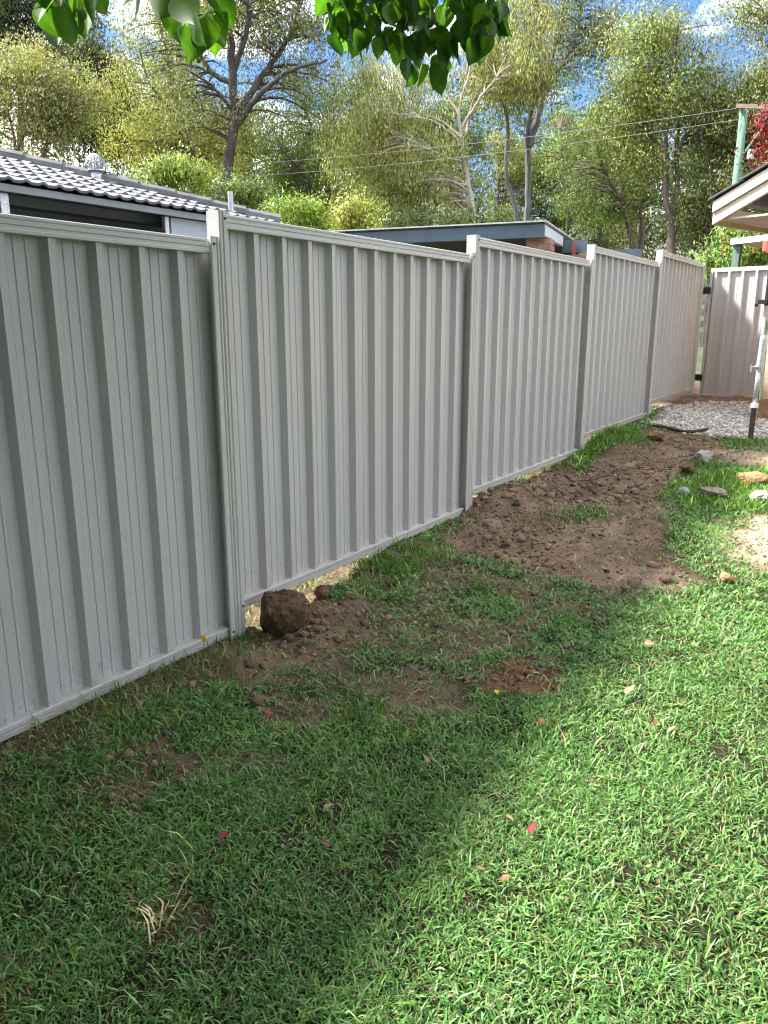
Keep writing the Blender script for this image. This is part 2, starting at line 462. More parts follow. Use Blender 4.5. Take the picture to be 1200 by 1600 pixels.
def yard_attrs(x, y):
    d, dr, ta, sa, re, gr = ground_masks(x, y)
    d = np.maximum(d, .75 * ta)
    return dict(dirt=d, dry=dr, sand=sa * .9, red=re * .9, grav=gr)
xs = np.concatenate([np.arange(-.9, 2.8, .03), np.arange(2.8, 9, .12)])
ys = np.concatenate([np.arange(-6, -1.9, .12), np.arange(-1.9, 5, .03), np.arange(5, 11, .06)])
tag(link('yard_ground', grid_mesh('yard_ground', xs, ys, yard_z, M_YARD, yard_attrs)),
    'lawn ground with bare dug-over soil along the fence', 'ground', kind='structure')
M_HILL = mat('bush_floor', (0.05, 0.06, 0.026), 0.95, var=0.6, scale=0.8, bump=0.4, bscale=3)
q = np.concatenate([-np.geomspace(900, 3, 45), np.linspace(-2.5, 2.5, 9), np.geomspace(3, 900, 45)])
tag(link('ground', grid_mesh('ground', q + 2.0, q - 2.0, ground_z, M_HILL)), 'wooded rising ground behind the houses', 'ground', kind='structure')

# ---------------------------------------------------------------- steel fence
W = 2.38
ZB = {0: -0.09, 1: 0.0, 2: .1085, 3: .2255, 4: .3568, 5: .4920}     # bottom of each bay
H = 1.80
def sheet_mesh(width, ht, z0):
    """trapezoidal pan-and-rib steel sheet, extruded upwards, ribs towards the yard"""
    p = width / 4.0; pr = []
    for k in range(4):
        o = k * p
        pr += [(o + .010, -.018), (o + .011, -.0165), (o + .0235, .0185), (o + .025, .020), (o + .030, .0192), (o + .050, .0192), (o + .055, .020), (o + .0565, .0185), (o + .069, -.0165), (o + .070, -.018),
               (o + .102, -.018), (o + .104, -.0145), (o + .107, -.0145), (o + .109, -.018),
               (o + .146, -.018), (o + .149, -.0145), (o + .154, -.0145), (o + .159, -.018)]
    pr = [(0.0, -.018)] + pr + [(width, -.018)]
    n = len(pr); mb = MB()
    V = [(x, y, z0) for y, x in pr] + [(x, y, z0 + ht) for y, x in pr]
    mb.add(V, [(i, i + 1, n + i + 1, n + i) for i in range(n - 1)])
    return mb
def rail_profile(top):
    # front (x) towards the yard, z up; grooved channel
    h = .060 if top else .050
    P = [(-.052, 0), (-.052, h), (-.003, h), (0, h - .003), (0, h * .80), (-.004, h * .78), (-.004, h * .74), (0, h * .72), (0, h * .48), (-.004, h * .46),
         (-.004, h * .42), (0, h * .40), (0, h * .24), (.004, h * .20), (.004, .002), (.002, 0)]
    if not top: P = [(x, h - z) for x, z in P][::-1]
    return P
def cpost_profile(s):
    """C channel beside post centre; s = +1 towards far bay, -1 near bay (plan points x,y)"""
    P = [(-.062, .001), (-.062, .050), (-.050, .050), (-.050, .046), (-.058, .046), (-.058, .005)]
    P = [(-.052, .0015), (.020, .0015), (.024, .006), (.024, .014), (.019, .018), (.019, .022), (.024, .026), (.024, .046), (.021, .050),
         (.012, .050), (.012, .046), (.018, .045), (.018, .0055), (-.048, .0055), (-.048, .050), (-.052, .050)]
    return [(x, s * y) for x, y in P]

fence = empty('steel_fence', (0, 0, -.03))
tag(fence, 'pale grey ribbed steel fence stepping up beside the lawn', 'fence')
FO = np.array([0, 0, -.03])
def fpart(mb, name, m, bevel=0, parent=fence):
    mb.v = [tuple(np.array(p) - FO) for p in mb.v]
    return mb.build(name, m, parent, bevel=bevel)
for k in range(0, 6):
    y0 = (k - 2) * W + .049 ; y1 = (k - 1) * W - .044; zb = ZB[k]
    for t in range(3):
        wd = (y1 - y0 + .025) / 3.0
        ws = wd if t == 2 else wd + .004
        mb = sheet_mesh(ws, H - .05, zb + .02)
        mb.v = [(x - .026 + .0012 * (t % 2), y + y0 - .025 + t * wd, z) for x, y, z in mb.v]
        o = fpart(mb, 'infill_sheet', M_SHEETP)
    for top in (True, False):
        P = [(x, y0, z + (zb + H - .060 if top else zb)) for x, z in rail_profile(top)]
        mb = MB().prism(P[::-1], (0, y1 - y0, 0))
        fpart(mb, 'top_rail' if top else 'bottom_rail', M_FRAME)
for k in range(0, 6):
    yp = (k - 1) * W                                   # post between bay k and k+1
    for s, b in ((-1, k), (1, k + 1)):
        if b > 5: 
            continue
        zt = ZB[b] + H + .008
        zg = float(np.interp(yp, FY, FZ)) - .30
        P = [(x, yp + y, zg) for x, y in cpost_profile(s)]
        mb = MB().prism(P if s < 0 else P[::-1], (0, 0, zt - zg))
        po = fpart(mb, 'post', M_FRAME)
        for z in (ZB[b] + H - .022, ZB[b] + .03):
            sc = MB().tube([(.020, yp + s * .036, z), (.0275, yp + s * .036, z), (.030, yp + s * .036, z)], [.006, .006, .003], 8)
            fpart(sc, 'screw', M_SCREW, parent=po)

# ---------------------------------------------------------------- gate
GY = 9.52
ga = empty('gate', (0.10, GY, .42), math.radians(-9))
tag(ga, 'pale grey ribbed steel gate half in the fence shadow', 'gate')
gw, gh = .80, 1.80
MB().box((0, -.02, 0), (.035, .02, gh)).build('stile', M_FRAME, ga, bevel=.003)
MB().box((gw - .035, -.02, 0), (gw, .02, gh)).build('stile', M_FRAME, ga, bevel=.003)
MB().box((.035, -.019, gh - .055), (gw - .035, .019, gh)).build('frame_rail', M_FRAME, ga, bevel=.003)
MB().box((.035, -.019, 0), (gw - .035, .019, .045)).build('frame_rail', M_FRAME, ga, bevel=.003)
mb = sheet_mesh(gw - .07, gh - .08, .04)
mb.v = [(y + .035, -x, z) for x, y, z in mb.v]
mb.build('infill_sheet', M_FENCE, ga)
for z in (1.50, .28):
    hi = MB().box((-.075, -.045, z - .045), (.03, -.021, z + .045)).tube([(-.022, -.048, z - .05), (-.022, -.048, z + .05)], [.013, .013], 10)
    hi.build('hinge', M_BLACK, ga, bevel=.003)
la = MB().box((gw - .03, -.05, 1.28), (gw + .02, -.021, 1.72)).box((gw - .11, -.075, 1.30), (gw + .01, -.05, 1.36)).tube([(gw - .10, -.065, 1.29), (gw - .14, -.085, 1.29)], [.022, .022], 10)
la.build('latch', M_BLACK, ga, bevel=.004)
def gate_post(name, x, y, z0, z1, lab):
    o = empty(name, (x, y, z0)); tag(o, lab, 'post')
    MB().box((-.032, -.032, -.2), (.032, .032, z1 - z0)).build('shaft', M_FRAME, o, bevel=.004)
    h = z1 - z0
    P = [(0, 0, h), (0, 0, h + .012), (0, 0, h + .026), (0, 0, h + .034)]
    MB().tube(P, [.040, .040, .030, .008], 16).build('cap', M_FRAME, o, smooth=False)
gate_post('gate_post', -.02, GY - .04, .42, 2.25, 'square grey hinge post where the fence meets the gate')
gate_post('gate_post', .98, GY - .20, .40, 2.25, 'square grey latch post beside the rendered house wall')
th = MB().box((0, -.10, -.08), (1.15, .06, .035))
o = th.build('timber_sleeper', M_TIMBER, None, bevel=.012, loc=(-.02, GY - .14, .40)); o.rotation_euler = (0, .02, math.radians(-9))
tag(o, 'reddish brown timber sleeper lying under the gate', 'sleeper')

# ---------------------------------------------------------------- pipe standing at the end of the lawn
B = gpx(1172, 688); zb = float(yard_z(B[0], B[1]))
st = empty('pipe_stand', (B[0], B[1], zb), math.radians(20)); st.rotation_euler[1] = .01
tag(st, 'galvanised pipe clamped to a short rusty post beside the gravel', 'pipe')
MB().box((-.022, -.022, -.2), (.022, .022, .34)).build('rusty_post', M_RUST, st, bevel=.004)
MB().tube([(0, 0, .34), (0, 0, .385)], [.038, .038], 12).build('white_collar', M_WHITE, st)
MB().tube([(0, 0, .385), (0, 0, .80)], [.024, .024], 12).build('pipe', M_GALV, st, smooth=True)
MB().tube([(.004, 0, .70), (.004, 0, .78), (.006, 0, 1.02), (.006, 0, 1.06)], [.032, .036, .034, .026], 12).build('coupling', M_GALV, st)
MB().tube([(0, 0, .735), (0, 0, .765)], [.042, .042], 12).tube([(-.03, -.03, .75), (-.085, -.05, .75)], [.009, .009], 8).tube([(-.085, -.05, .70), (-.085, -.05, .78)], [.008, .008], 8).build('clamp', M_GALV, st)
MB().box((.03, -.008, .42), (.045, .008, .74)).build('strip', M_GALV, st)

# ---------------------------------------------------------------- own house at the right: raked eave, soffit, rendered wall
th_ = math.radians(17)
P0 = at(1113.5, 352, 10.05)
hz = float(yard_z(1.6, 8.6))
ho = empty('rendered_house', (P0[0], P0[1], hz), -th_)      # local x along the gable, y away
tag(ho, 'cream house corner with raked eave, dark roof tiles and rendered wall', 'house')
ez = P0[2] - hz
pit = math.radians(25)
def rk(x): return x * math.tan(pit)
def rake_board(z0, z1, y0, y1, name, m, x1=5.0):
    mb = MB().prism([(0, y0, ez + z0), (x1, y0, ez + z0 + rk(x1)), (x1, y0, ez + z1 + rk(x1)), (0, y0, ez + z1)], (0, y1 - y0, 0))
    return mb.build(name, m, ho, bevel=.004)
rake_board(.0, .125, -.02, .03, 'barge_board', M_CREAM)
rake_board(.129, .25, -.045, .03, 'barge_board', M_CREAM)
rake_board(.262, .275, .0, 6, 'roof_sheet', M_DKTILE)
for i in range(13):
    x = i * .34 - .05
    t = MB().prism([(0, 0, 0), (.40, 0, .40 * math.tan(pit) - .012), (.40, 0, .40 * math.tan(pit) + .016), (0, 0, .03)], (0, .42, 0))
    o = t.build('roof_tile', M_DKTILE, ho, bevel=.006); o.location = (x, -.07 - .004 * (i % 3), ez + .278 + rk(x) + .004 * (i % 2))
MB().box((.035, .031, ez + .05), (4, 6, ez + .07)).build('soffit', M_SOFFIT, ho)
MB().box((.0, .031, ez - .0), (.034, 6, ez + .2)).build('fascia', M_CREAM, ho)
MB().prism([(.62, .35, -.3), (6, .35, -.3), (6, .35, ez + .045), (.62, .35, ez + .045)], (0, 5.5, 0)).build('wall', M_RENDER, ho, bevel=.01)
MB().box((.60, .33, -.3), (6.02, 5.9, .17)).build('plinth', mat('plinth', (.30, .17, .09), .9, var=.4, scale=8, bump=.3), ho, bevel=.01)

# patio beyond the gate
pa = at(1141, 379, 12.6)
pz0 = float(ground_z(pa[0], pa[1]))
pt = empty('patio_cover', (pa[0], pa[1], pz0), math.radians(-12)); tag(pt, 'thin white patio roof on a green post behind the gate', 'patio')
hh = pa[2] - pz0
MB().prism([(0, 0, hh - .03), (3.6, 0, hh + .13), (3.6, 0, hh + .21), (0, 0, hh + .05)], (0, .05, 0)).build('fascia', M_WHITE, pt)
MB().prism([(0, .051, hh - .0), (3.6, .051, hh + .16), (3.6, .051, hh + .19), (0, .051, hh + .03)], (0, 2.6, 0)).build('roof_sheet', M_SOFFIT, pt)
MB().box((.02, .06, -.3), (.12, .16, hh - .01)).build('post', M_POLE, pt, bevel=.008)
MB().box((3.4, .06, -.3), (3.5, .16, hh + .14)).build('post', M_POLE, pt, bevel=.008)
for i, (dx, c) in enumerate(((.50, (.75, .16, .08)), (.56, (.75, .05, .16)), (.66, (.72, .03, .20)), (.72, (.72, .04, .10)), (.80, (.75, .05, .25)))):
    mb = MB().box((-.035, -.012, -.14 - .03 * (i % 2)), (.02, .012, 0)).box((.022, -.012, -.10), (.05, .012, 0))
    o = mb.build('clothes_peg', mat('peg_%d' % i, c, .5), None, bevel=.004)
    p = pt.matrix_basis if False else None
    a = math.radians(-12); lx, ly, lz = dx, -.02, hh - .03 + dx * .044
    o.location = (pa[0] + lx * math.cos(a) - ly * math.sin(a), pa[1] + lx * math.sin(a) + ly * math.cos(a), pz0 + lz)
    tag(o, ('orange-red peg, leftmost under the white patio roof', 'red peg, second from left under the white patio roof', 'deep pink peg, middle of the five under the patio roof', 'scarlet peg, fourth from left under the white patio roof', 'pink peg, rightmost under the white patio roof')[i], 'peg', 'pegs under the patio roof')

# ---------------------------------------------------------------- neighbour's tiled house
EX, EZ, EYC = -3.63, 2.53, 4.60      # eave line x, height, far corner y
SL = 0.29
nh = empty('tiled_house', (EX, EYC, .1)); tag(nh, 'neighbouring house with grey tiled hip roof over a dark carport', 'house')
def nb(mb, name, m, bevel=0, parent=nh):
    o0 = np.array((EX, EYC, .1)); mb.v = [tuple(np.array(p) - o0) for p in mb.v]
    return mb.build(name, m, parent, bevel=bevel)
RW = 4.2
Y0 = -9.0
ridge = EZ + RW * SL
nb(MB().add([(EX, Y0, EZ), (EX, EYC, EZ), (EX - RW, EYC - RW, ridge), (EX - RW, Y0, ridge), (EX - 2 * RW, EYC, EZ), (EX - 2 * RW, Y0, EZ)],
            [(0, 1, 2, 3), (1, 4, 2), (4, 5, 3, 2)]), 'roof', M_TILE)
sl = math.atan(SL); ex = .30
tw = .30
def tile_mesh():
    n = 13; us = np.linspace(0, 1, n); mb = MB()
    prof = [0.0 + .020 * max(0, math.sin(u * 2 * math.pi * 2 - .8)) for u in us]
    top0 = [(0.0, u * tw, prof[i] + .030) for i, u in enumerate(us)]
    top1 = [(-.36, u * tw, prof[i] + .004) for i, u in enumerate(us)]
    bot0 = [(0.0, u * tw, prof[i] + .008) for i, u in enumerate(us)]
    V = top0 + top1 + bot0
    F = [(i, i + 1, n + i + 1, n + i) for i in range(n - 1)] + [(2 * n + i, 2 * n + i + 1, i + 1, i) for i in range(n - 1)]
    mb.add(V, F); me = bpy.data.meshes.new('roof_tile'); me.from_pydata(mb.v, [], mb.f); me.materials.append(M_TILE); return me
TM = tile_mesh()
farV, farF = [], []; cnt = 0
tv = np.array([v.co[:] for v in TM.vertices]); tf = np.array([p.vertices[:] for p in TM.polygons])
for r in range(14):
    t = r * ex
    for c in range(46):
        y = EYC - .05 - tw * (c + 1)
        if y + tw * .5 > EYC - t * math.cos(sl) - .02: continue
        loc = (EX + .05 - t * math.cos(sl), y, EZ + .012 + t * math.sin(sl))
        if y > -.2 and cnt < 290:
            cnt += 1
            o = link('roof_tile', TM, nh, (loc[0] - EX, loc[1] - EYC, loc[2] - .1), (random.uniform(-.006, .006), sl + random.uniform(-.008, .008), random.uniform(-.006, .006)))
        else:
            R = np.array(Matrix.Rotation(sl, 3, 'Y')); farF.append(tf + sum(len(a) for a in farV)); farV.append(tv @ R.T + np.array(loc) - np.array((EX, EYC, .1)))
o = link('roof_tiles_beyond', np_mesh('roof_tiles_beyond', np.concatenate(farV), [np.concatenate(farF)], M_TILE), nh); o['kind'] = 'stuff'
L_ = RW * math.sqrt(2)
for i in range(int(RW / .27)):
    a = i * .27; b = a + .33
    p = [(EX - q_, EYC - q_, EZ + q_ * SL + .045 + .012 * (q_ == a)) for q_ in (a, b)]
    nb(MB().tube([p[0], p[1]], [.085, .078], 10), 'ridge_cap', M_TILE)
# eave trims, carport below
nb(MB().box((EX - .025, Y0, EZ - .05), (EX + .02, EYC, EZ + .006)), 'fascia', mat('eave_fascia', (.20, .225, .25), .6, var=.15))
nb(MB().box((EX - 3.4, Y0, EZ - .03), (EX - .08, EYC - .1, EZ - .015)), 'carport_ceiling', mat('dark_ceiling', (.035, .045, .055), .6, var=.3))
for i in range(5):
    nb(MB().box((EX - .3 - i * .7, Y0, EZ - .11), (EX - .24 - i * .7, EYC - .1, EZ - .032)), 'purlin', mat('dark_ceiling', (.035, .045, .055), .6))
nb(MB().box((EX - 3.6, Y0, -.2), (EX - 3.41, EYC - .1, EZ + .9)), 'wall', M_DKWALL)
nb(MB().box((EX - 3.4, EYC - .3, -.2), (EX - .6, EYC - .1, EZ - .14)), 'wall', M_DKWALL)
pc = on_y(0, 0, 0)
def on_x(x, y, X):
    d = ray(x, y); return CAM + d * ((X - CAM[0]) / d[0])
for px_, wx in ((8, .075), (259, .05)):
    p = on_x(px_, 330, EX - .06)
    nb(MB().box((EX - .10, p[1] - wx / 2, -.3), (EX - .05, p[1] + wx / 2, EZ - .052)), 'carport_post', M_GALV, bevel=.004)
p = on_x(262, 340, EX - .06)
nb(MB().box((EX - .11, p[1] + .03, EZ - .22), (EX - .051, EYC - .05, EZ - .055)), 'beam', mat('beam_paint', (.30, .36, .42), .5, var=.1))
p = on_x(398, 330, EX + .10)
nb(MB().tube([(EX - .25, p[1], EZ), (EX - .25, p[1], EZ + .34)], [.03, .03], 10), 'vent_pipe', M_GALV)
# whirly vent
vp = on_x(150, 268, EX - 1.35)
vt = empty('roof_vent', (0, 0, 0)); vt.parent = nh; vt.scale = (.56, .56, .72); vt.location = (vp[0] - EX, vp[1] - EYC, EZ + 1.35 * SL + .02 - .1)
MB().tube([(0, 0, -.06), (0, 0, .15)], [.115, .115], 16).build('throat', M_GALV, vt, smooth=True)
MB().tube([(0, 0, .15), (0, 0, .165)], [.16, .16], 16).tube([(0, 0, .37), (0, 0, .385), (0, 0, .40)], [.10, .07, .01], 16).build('vent_cap', M_GALV, vt)
for i in range(20):
    a = i * 2 * math.pi / 20; pts = []
    for k in range(6):
        u = k / 5.0; rr = .10 + .075 * math.sin(u * math.pi) ** .7 + .03 * (1 - u); aa = a + .45 * u
        pts.append((rr * math.cos(aa), rr * math.sin(aa), .165 + .205 * u, aa))
    mb = MB(); V = []
    for x, y, z, aa in pts: V += [(x, y, z), (x + .028 * -math.sin(aa + .5) , y + .028 * math.cos(aa + .5), z)]
    mb.add(V, [(2 * k, 2 * k + 1, 2 * k + 3, 2 * k + 2) for k in range(5)])
    mb.build('vane', M_GALV, vt)

# ---------------------------------------------------------------- second neighbour: steel patio roof on brick piers
A0 = at(470, 362, 12.2); A1 = at(851, 349, 11.0)
sp = empty('steel_carport', (A1[0], A1[1], .45)); tag(sp, 'flat carport with blue-grey steel beams on brick piers behind the fence', 'carport')
ux = unit((A0 - A1) * np.array([1, 1, 0])); uy = np.array([-ux[1], ux[0], 0]); uy = uy if uy[1] > 0 else -uy
Lb = np.linalg.norm((A0 - A1)[:2])
def loc3(a, b, z): return A1 + ux * a + uy * b + np.array([0, 0, z - 0])
def cp(prof_ab, z0, z1, name, m, bevel=0):
    P = [loc3(a, b, 0) * np.array([1, 1, 0]) + np.array([0, 0, A1[2] + z0]) for a, b in prof_ab]
    mb = MB().prism(P, (0, 0, z1 - z0)); o0 = np.array(sp.location)
    mb.v = [tuple(np.array(p) - o0) for p in mb.v]
    return mb.build(name, m, sp, bevel=bevel)
def rect(a0, a1, b0, b1): return [(a0, b0), (a1, b0), (a1, b1), (a0, b1)]
cp(rect(0, Lb, 0, .07), -.175, 0, 'front_beam', M_STEELBLUE, .004)
cp(rect(0, Lb, -.02, .09), .003, .012, 'beam_flange', M_STEELBLUE)
cp(rect(-.03, Lb, -.06, 4.2), .016, .034, 'roof_sheet', M_SHEET)
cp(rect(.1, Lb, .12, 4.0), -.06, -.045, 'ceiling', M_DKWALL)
cp(rect(0, .06, .075, 1.6), -.15, -.01, 'side_fascia', mat('side_fascia', (.42, .48, .54), .5, var=.1))
cp(rect(-.35, .02, 1.64, 1.70), -.24, -.06, 'rear_beam', M_STEELBLUE)
cp(rect(-1.1, -.40, 2.4, 2.46), -.27, -.15, 'rear_beam', M_STEELBLUE)
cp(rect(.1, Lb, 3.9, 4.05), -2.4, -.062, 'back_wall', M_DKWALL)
BR = bpy.data.meshes.new('brick'); mb = MB().box((-.113, -.053, -.036), (.113, .053, .036)); BR.from_pydata(mb.v, [], mb.f); BR.materials.append(M_BRICK)
rotz = math.atan2(ux[1], ux[0])
def pier(a, b, ztop, red=False):
    P = loc3(a, b, 0); z1 = A1[2] + ztop
    cp(rect(a - .155, a + .155, b - .155, b + .155), -2.5, ztop - .01, 'pier_core', M_MORTAR)
    z = z1 - .038; k = 0
    while z > 1.6:
        for (da, db, ro) in (((-.055, -.112, 0), (.112, -.052, 1.5708), (.055, .112, 0), (-.112, .052, 1.5708)) if k % 2 == 0 else ((.055, -.112, 0), (.112, .052, 1.5708), (-.055, .112, 0), (-.112, -.052, 1.5708))):
            Q = P + ux * da + uy * db
            link('brick', BR, sp, (Q[0] - sp.location[0], Q[1] - sp.location[1], z - sp.location[2]), (0, 0, rotz + ro + random.uniform(-.01, .01)))
        z -= .085; k += 1
pier(.10, .30, -.17)
pier(-.28, 1.55, -.29)
cp(rect(-.20, -.15, 1.52, 1.57), -.30, -.12, 'red_bracket', mat('red_oxide', (.30, .06, .05), .6))

# ---------------------------------------------------------------- trees
def leaf_quads(C, n, sig, ln, wd, droop, colr, cvar, r, flat=1.0):
    """leaf quads round cluster centres C (m,3); n leaves each"""
    m = len(C); N = m * n
    ctr = np.repeat(C, n, 0)
    off = r.normal(size=(N, 3)) * (np.repeat(sig, n)[:, None] if np.ndim(sig) else sig); off[:, 2] *= flat
    b = ctr + off
    ax = unit(r.normal(size=(N, 3)) * .62 + np.array([0, 0, -1.0]) * droop)
    sd = unit(np.cross(ax, r.normal(size=(N, 3))))
    l = ln * r.uniform(.6, 1.35, (N, 1)); w = wd * r.uniform(.7, 1.3, (N, 1))
    V = np.stack([b, b + ax * l * .42 + sd * w * .5, b + ax * l, b + ax * l * .42 - sd * w * .5], 1).reshape(-1, 3)
    F = np.arange(N * 4).reshape(-1, 4)
    cc = np.repeat(colr[None] * np.exp(r.normal(size=(m, 1)) * cvar) * (1 + r.normal(size=(m, 3)) * .07), n, 0) * np.exp(r.normal(size=(N, 1)) * .16)
    global LAST_N
    LAST_N = np.repeat(unit(off + np.array([0, 0, .25]) * np.mean(sig)), 4, 0)
    return V, F, np.repeat(np.clip(cc, .003, .9), 4, 0)

def smooth_line(P, n):
    P = np.array(P, float); s = np.concatenate([[0], np.cumsum(np.linalg.norm(np.diff(P, axis=0), axis=1))])
    u = np.linspace(0, s[-1], n); Q = np.stack([np.interp(u, s, P[:, k]) for k in range(3)], 1)
    for _ in range(2):
        Q[1:-1] = .25 * Q[:-2] + .5 * Q[1:-1] + .25 * Q[2:]
    return Q

def tree_from(name, label, D, limbs, blobs, barkm, leafc, leaf=(.09, .032), droop=.8, sig=.33, per=92, cvar=.22, group=None, seed=0, cat='tree', twig=.03, depth=1.0, bare=0, flat=1.0, wob=.10, clump=1.0, lmul=1.7):
    """limbs: [(pixel polyline, width px at start, width px at end, depth tilt)], blobs: [(px, py, rx, ry, clusters)]"""
    r = np.random.default_rng(seed + 100)
    k = D / FPX * 1.0
    fwd = unit((at(limbs[0][0][0][0], 400, D) - CAM) * np.array([1, 1, 0]))
    lines = []; TV, TF = [], []; nv = 0
    for li, (pl, w0, w1, tilt) in enumerate(limbs):
        pts = [at(x, y, D) for x, y in pl]
        pts = [p + fwd * tilt * i / max(1, len(pts) - 1) for i, p in enumerate(pts)]
        if li == 0 or pl[0][1] > 330:
            g = float(ground_z(pts[0][0], pts[0][1])) - .2
            if pts[0][2] > g: pts = [np.array([pts[0][0], pts[0][1], g])] + pts
            if li == 0: base = np.array([pts[0][0], pts[0][1], g + .2])
        n = max(8, int(len(pts) * 5)); Q = smooth_line(pts, n)
        Q[1:] += r.normal(size=(n - 1, 3)) * k * 2.2 * wob * 10 * .25
        R = np.interp(np.linspace(0, 1, n), [0, .15, 1], [w0 * 1.15, w0, w1]) * k * .5
        V, F = tube_np(Q, R * r.uniform(.9, 1.1, n), 8); TV.append(V); TF.append(F + nv); nv += len(V); lines.append((Q, R))
    allp = np.concatenate([q_[len(q_) // 4:] for q_, _ in lines]); allr = np.concatenate([r_[len(r_) // 4:] for _, r_ in lines])
    CL = []
    for x, y, rx, ry, n in blobs:
        c = at(x, y, D)
        nc = max(3, int(n / 8)); dc = unit(r.normal(size=(nc, 3))) * (r.uniform(.15, 1, (nc, 1)) ** (1 / 2.0))
        own = r.integers(0, nc, n); g_ = r.normal(size=(n, 3)) * np.array([1, 1, .55])
        cs = np.array([.56 / (rx * k), .56 / (rx * k), .5 / (ry * k)]) * clump
        d = dc[own] + g_ * np.minimum(cs, .5)
        right = np.array([fwd[1], -fwd[0], 0])
        CL.append(c + d[:, :1] * right * rx * k + (d[:, 1:2] * depth + .45) * fwd * rx * k + d[:, 2:] * np.array([0, 0, 1]) * ry * k)
    CL = np.concatenate(CL)
    # twigs from the limbs to the leaf clusters
    for c in CL[:: 1 if len(CL) < 260 else 2]:
        dd = np.linalg.norm(allp - c, axis=1) + 1.2 * np.maximum(0, allp[:, 2] - c[2]) + .4 * (allr < .02)
        i = int(np.argmin(dd)); p = allp[i]; v = c - p; ln = np.linalg.norm(v)
        if ln < .3 or ln > 6.5: continue
        mid1 = p + v * .35 + np.array([0, 0, .16 * ln]) + r.normal(size=3) * .06 * ln
        mid2 = p + v * .7 + np.array([0, 0, .12 * ln]) + r.normal(size=3) * .05 * ln
        Q = smooth_line([p, mid1, mid2, c], 6)
        r0 = min(allr[i] * .7, twig * (.5 + ln * .35))
        V, F = tube_np(Q, np.linspace(r0, .008, 6), 5); TV.append(V); TF.append(F + nv); nv += len(V)
    root = empty(name, tuple(base)); tag(root, label, cat, group)
    tm = np_mesh('trunk', np.concatenate(TV) - base, [np.concatenate(TF)], barkm, smooth=True)
    link('trunk', tm, root)
    V, F, c = leaf_quads(CL, int(per * lmul), sig * .72 * r.uniform(.6, 1.4, len(CL)), leaf[0], leaf[1], droop, np.array(leafc) * np.array((1.85, 1.85, 1.5)), cvar, r, flat)
    cm = np_mesh('crown', V - base, [F], M_GUM, colr=c, nrm=LAST_N)
    link('crown', cm, root)
    return root

OLIVE = (.13, .155, .05); YEL = (.27, .27, .075); DARK = (.035, .055, .022); MID = (.085, .125, .04); GREY = (.17, .19, .11); BRIGHT = (.15, .195, .055)

# big dark-trunked gum, left of centre
tree_from('gum_tree', 'tall gum with thick dark purple-brown trunk behind the tiled roof', 24,
          [([(350, 300), (355, 265), (367, 190), (364, 120), (360, 60), (352, -30), (345, -90)], 19, 7, 0),
           ([(368, 190), (385, 150), (420, 95), (450, 50), (470, 0), (480, -60)], 10, 4, 1.5),
           ([(372, 195), (400, 160), (440, 130), (500, 122)], 8, 3, -1.5),
           ([(362, 130), (330, 110), (310, 70), (300, 20)], 7, 3, 1.0),
           ([(363, 170), (330, 140), (300, 130)], 5, 2, -1.0),
           ([(366, 110), (385, 60), (390, 0), (400, -60)], 8, 3, -1.2)],
          [(300, 40, 85, 75, 100), (420, -20, 90, 60, 80), (480, 60, 60, 60, 45), (350, -70, 110, 50, 80), (290, 150, 70, 60, 45), (450, 140, 60, 50, 22)],
          M_BARK_DK, (.125, .135, .065), seed=1, per=74, sig=.36, twig=.035)
# yellow tree left of it
tree_from('gum_tree', 'yellow-green gum with fine drooping leaves left of the dark trunk', 29,
          [([(300, 300), (305, 260), (290, 200), (270, 130), (255, 60), (240, 0)], 9, 3, 0), ([(300, 250), (330, 200), (340, 150)], 5, 2, 1), ([(285, 190), (235, 140), (220, 90)], 5, 2, -1)],
          [(245, 60, 55, 70, 80), (235, 150, 45, 60, 60), (300, 190, 60, 60, 70), (340, 225, 60, 45, 45), (270, 10, 70, 60, 50), (230, 230, 40, 30, 25)],
          M_BARK_BR, (.205, .22, .07), seed=2, per=76)
tree_from('shrub', 'rounded yellow-green shrub rising behind the tiled ridge', 19,
          [([(250, 300), (248, 280), (240, 262)], 5, 2, 0), ([(250, 290), (275, 268)], 4, 2, .4)],
          [(235, 268, 36, 14, 30), (280, 270, 28, 12, 20)], M_BARK_BR, BRIGHT, seed=3, sig=.22, per=70, cat='shrub', leaf=(.10, .032))
# dark evergreen and pale olive trees at the left edge
tree_from('dark_tree', 'dark dense tree against the pale sky at the left', 36,
          [([(160, 260), (162, 200), (155, 130), (150, 80)], 12, 4, 0), ([(160, 180), (190, 140)], 6, 2, 1), ([(158, 160), (120, 120)], 6, 2, -1)],
          [(150, 120, 45, 50, 90), (175, 185, 45, 55, 110), (130, 150, 40, 50, 70)], M_BARK_DK, (.035, .045, .026), seed=4, per=84, sig=.45, leaf=(.17, .06))
tree_from('dark_tree', 'dark tall tree filling the upper left corner', 40,
          [([(30, 260), (35, 180), (30, 90), (25, 20), (20, -60)], 13, 4, 0), ([(32, 100), (70, 50), (85, 10)], 7, 3, 1), ([(30, 120), (-20, 60)], 7, 3, -1)],
          [(30, 30, 75, 55, 110), (85, 60, 40, 45, 60), (-20, 60, 60, 60, 50), (20, -50, 90, 50, 70)], M_BARK_DK, (.045, .06, .03), seed=5, per=80, sig=.48, leaf=(.17, .06))
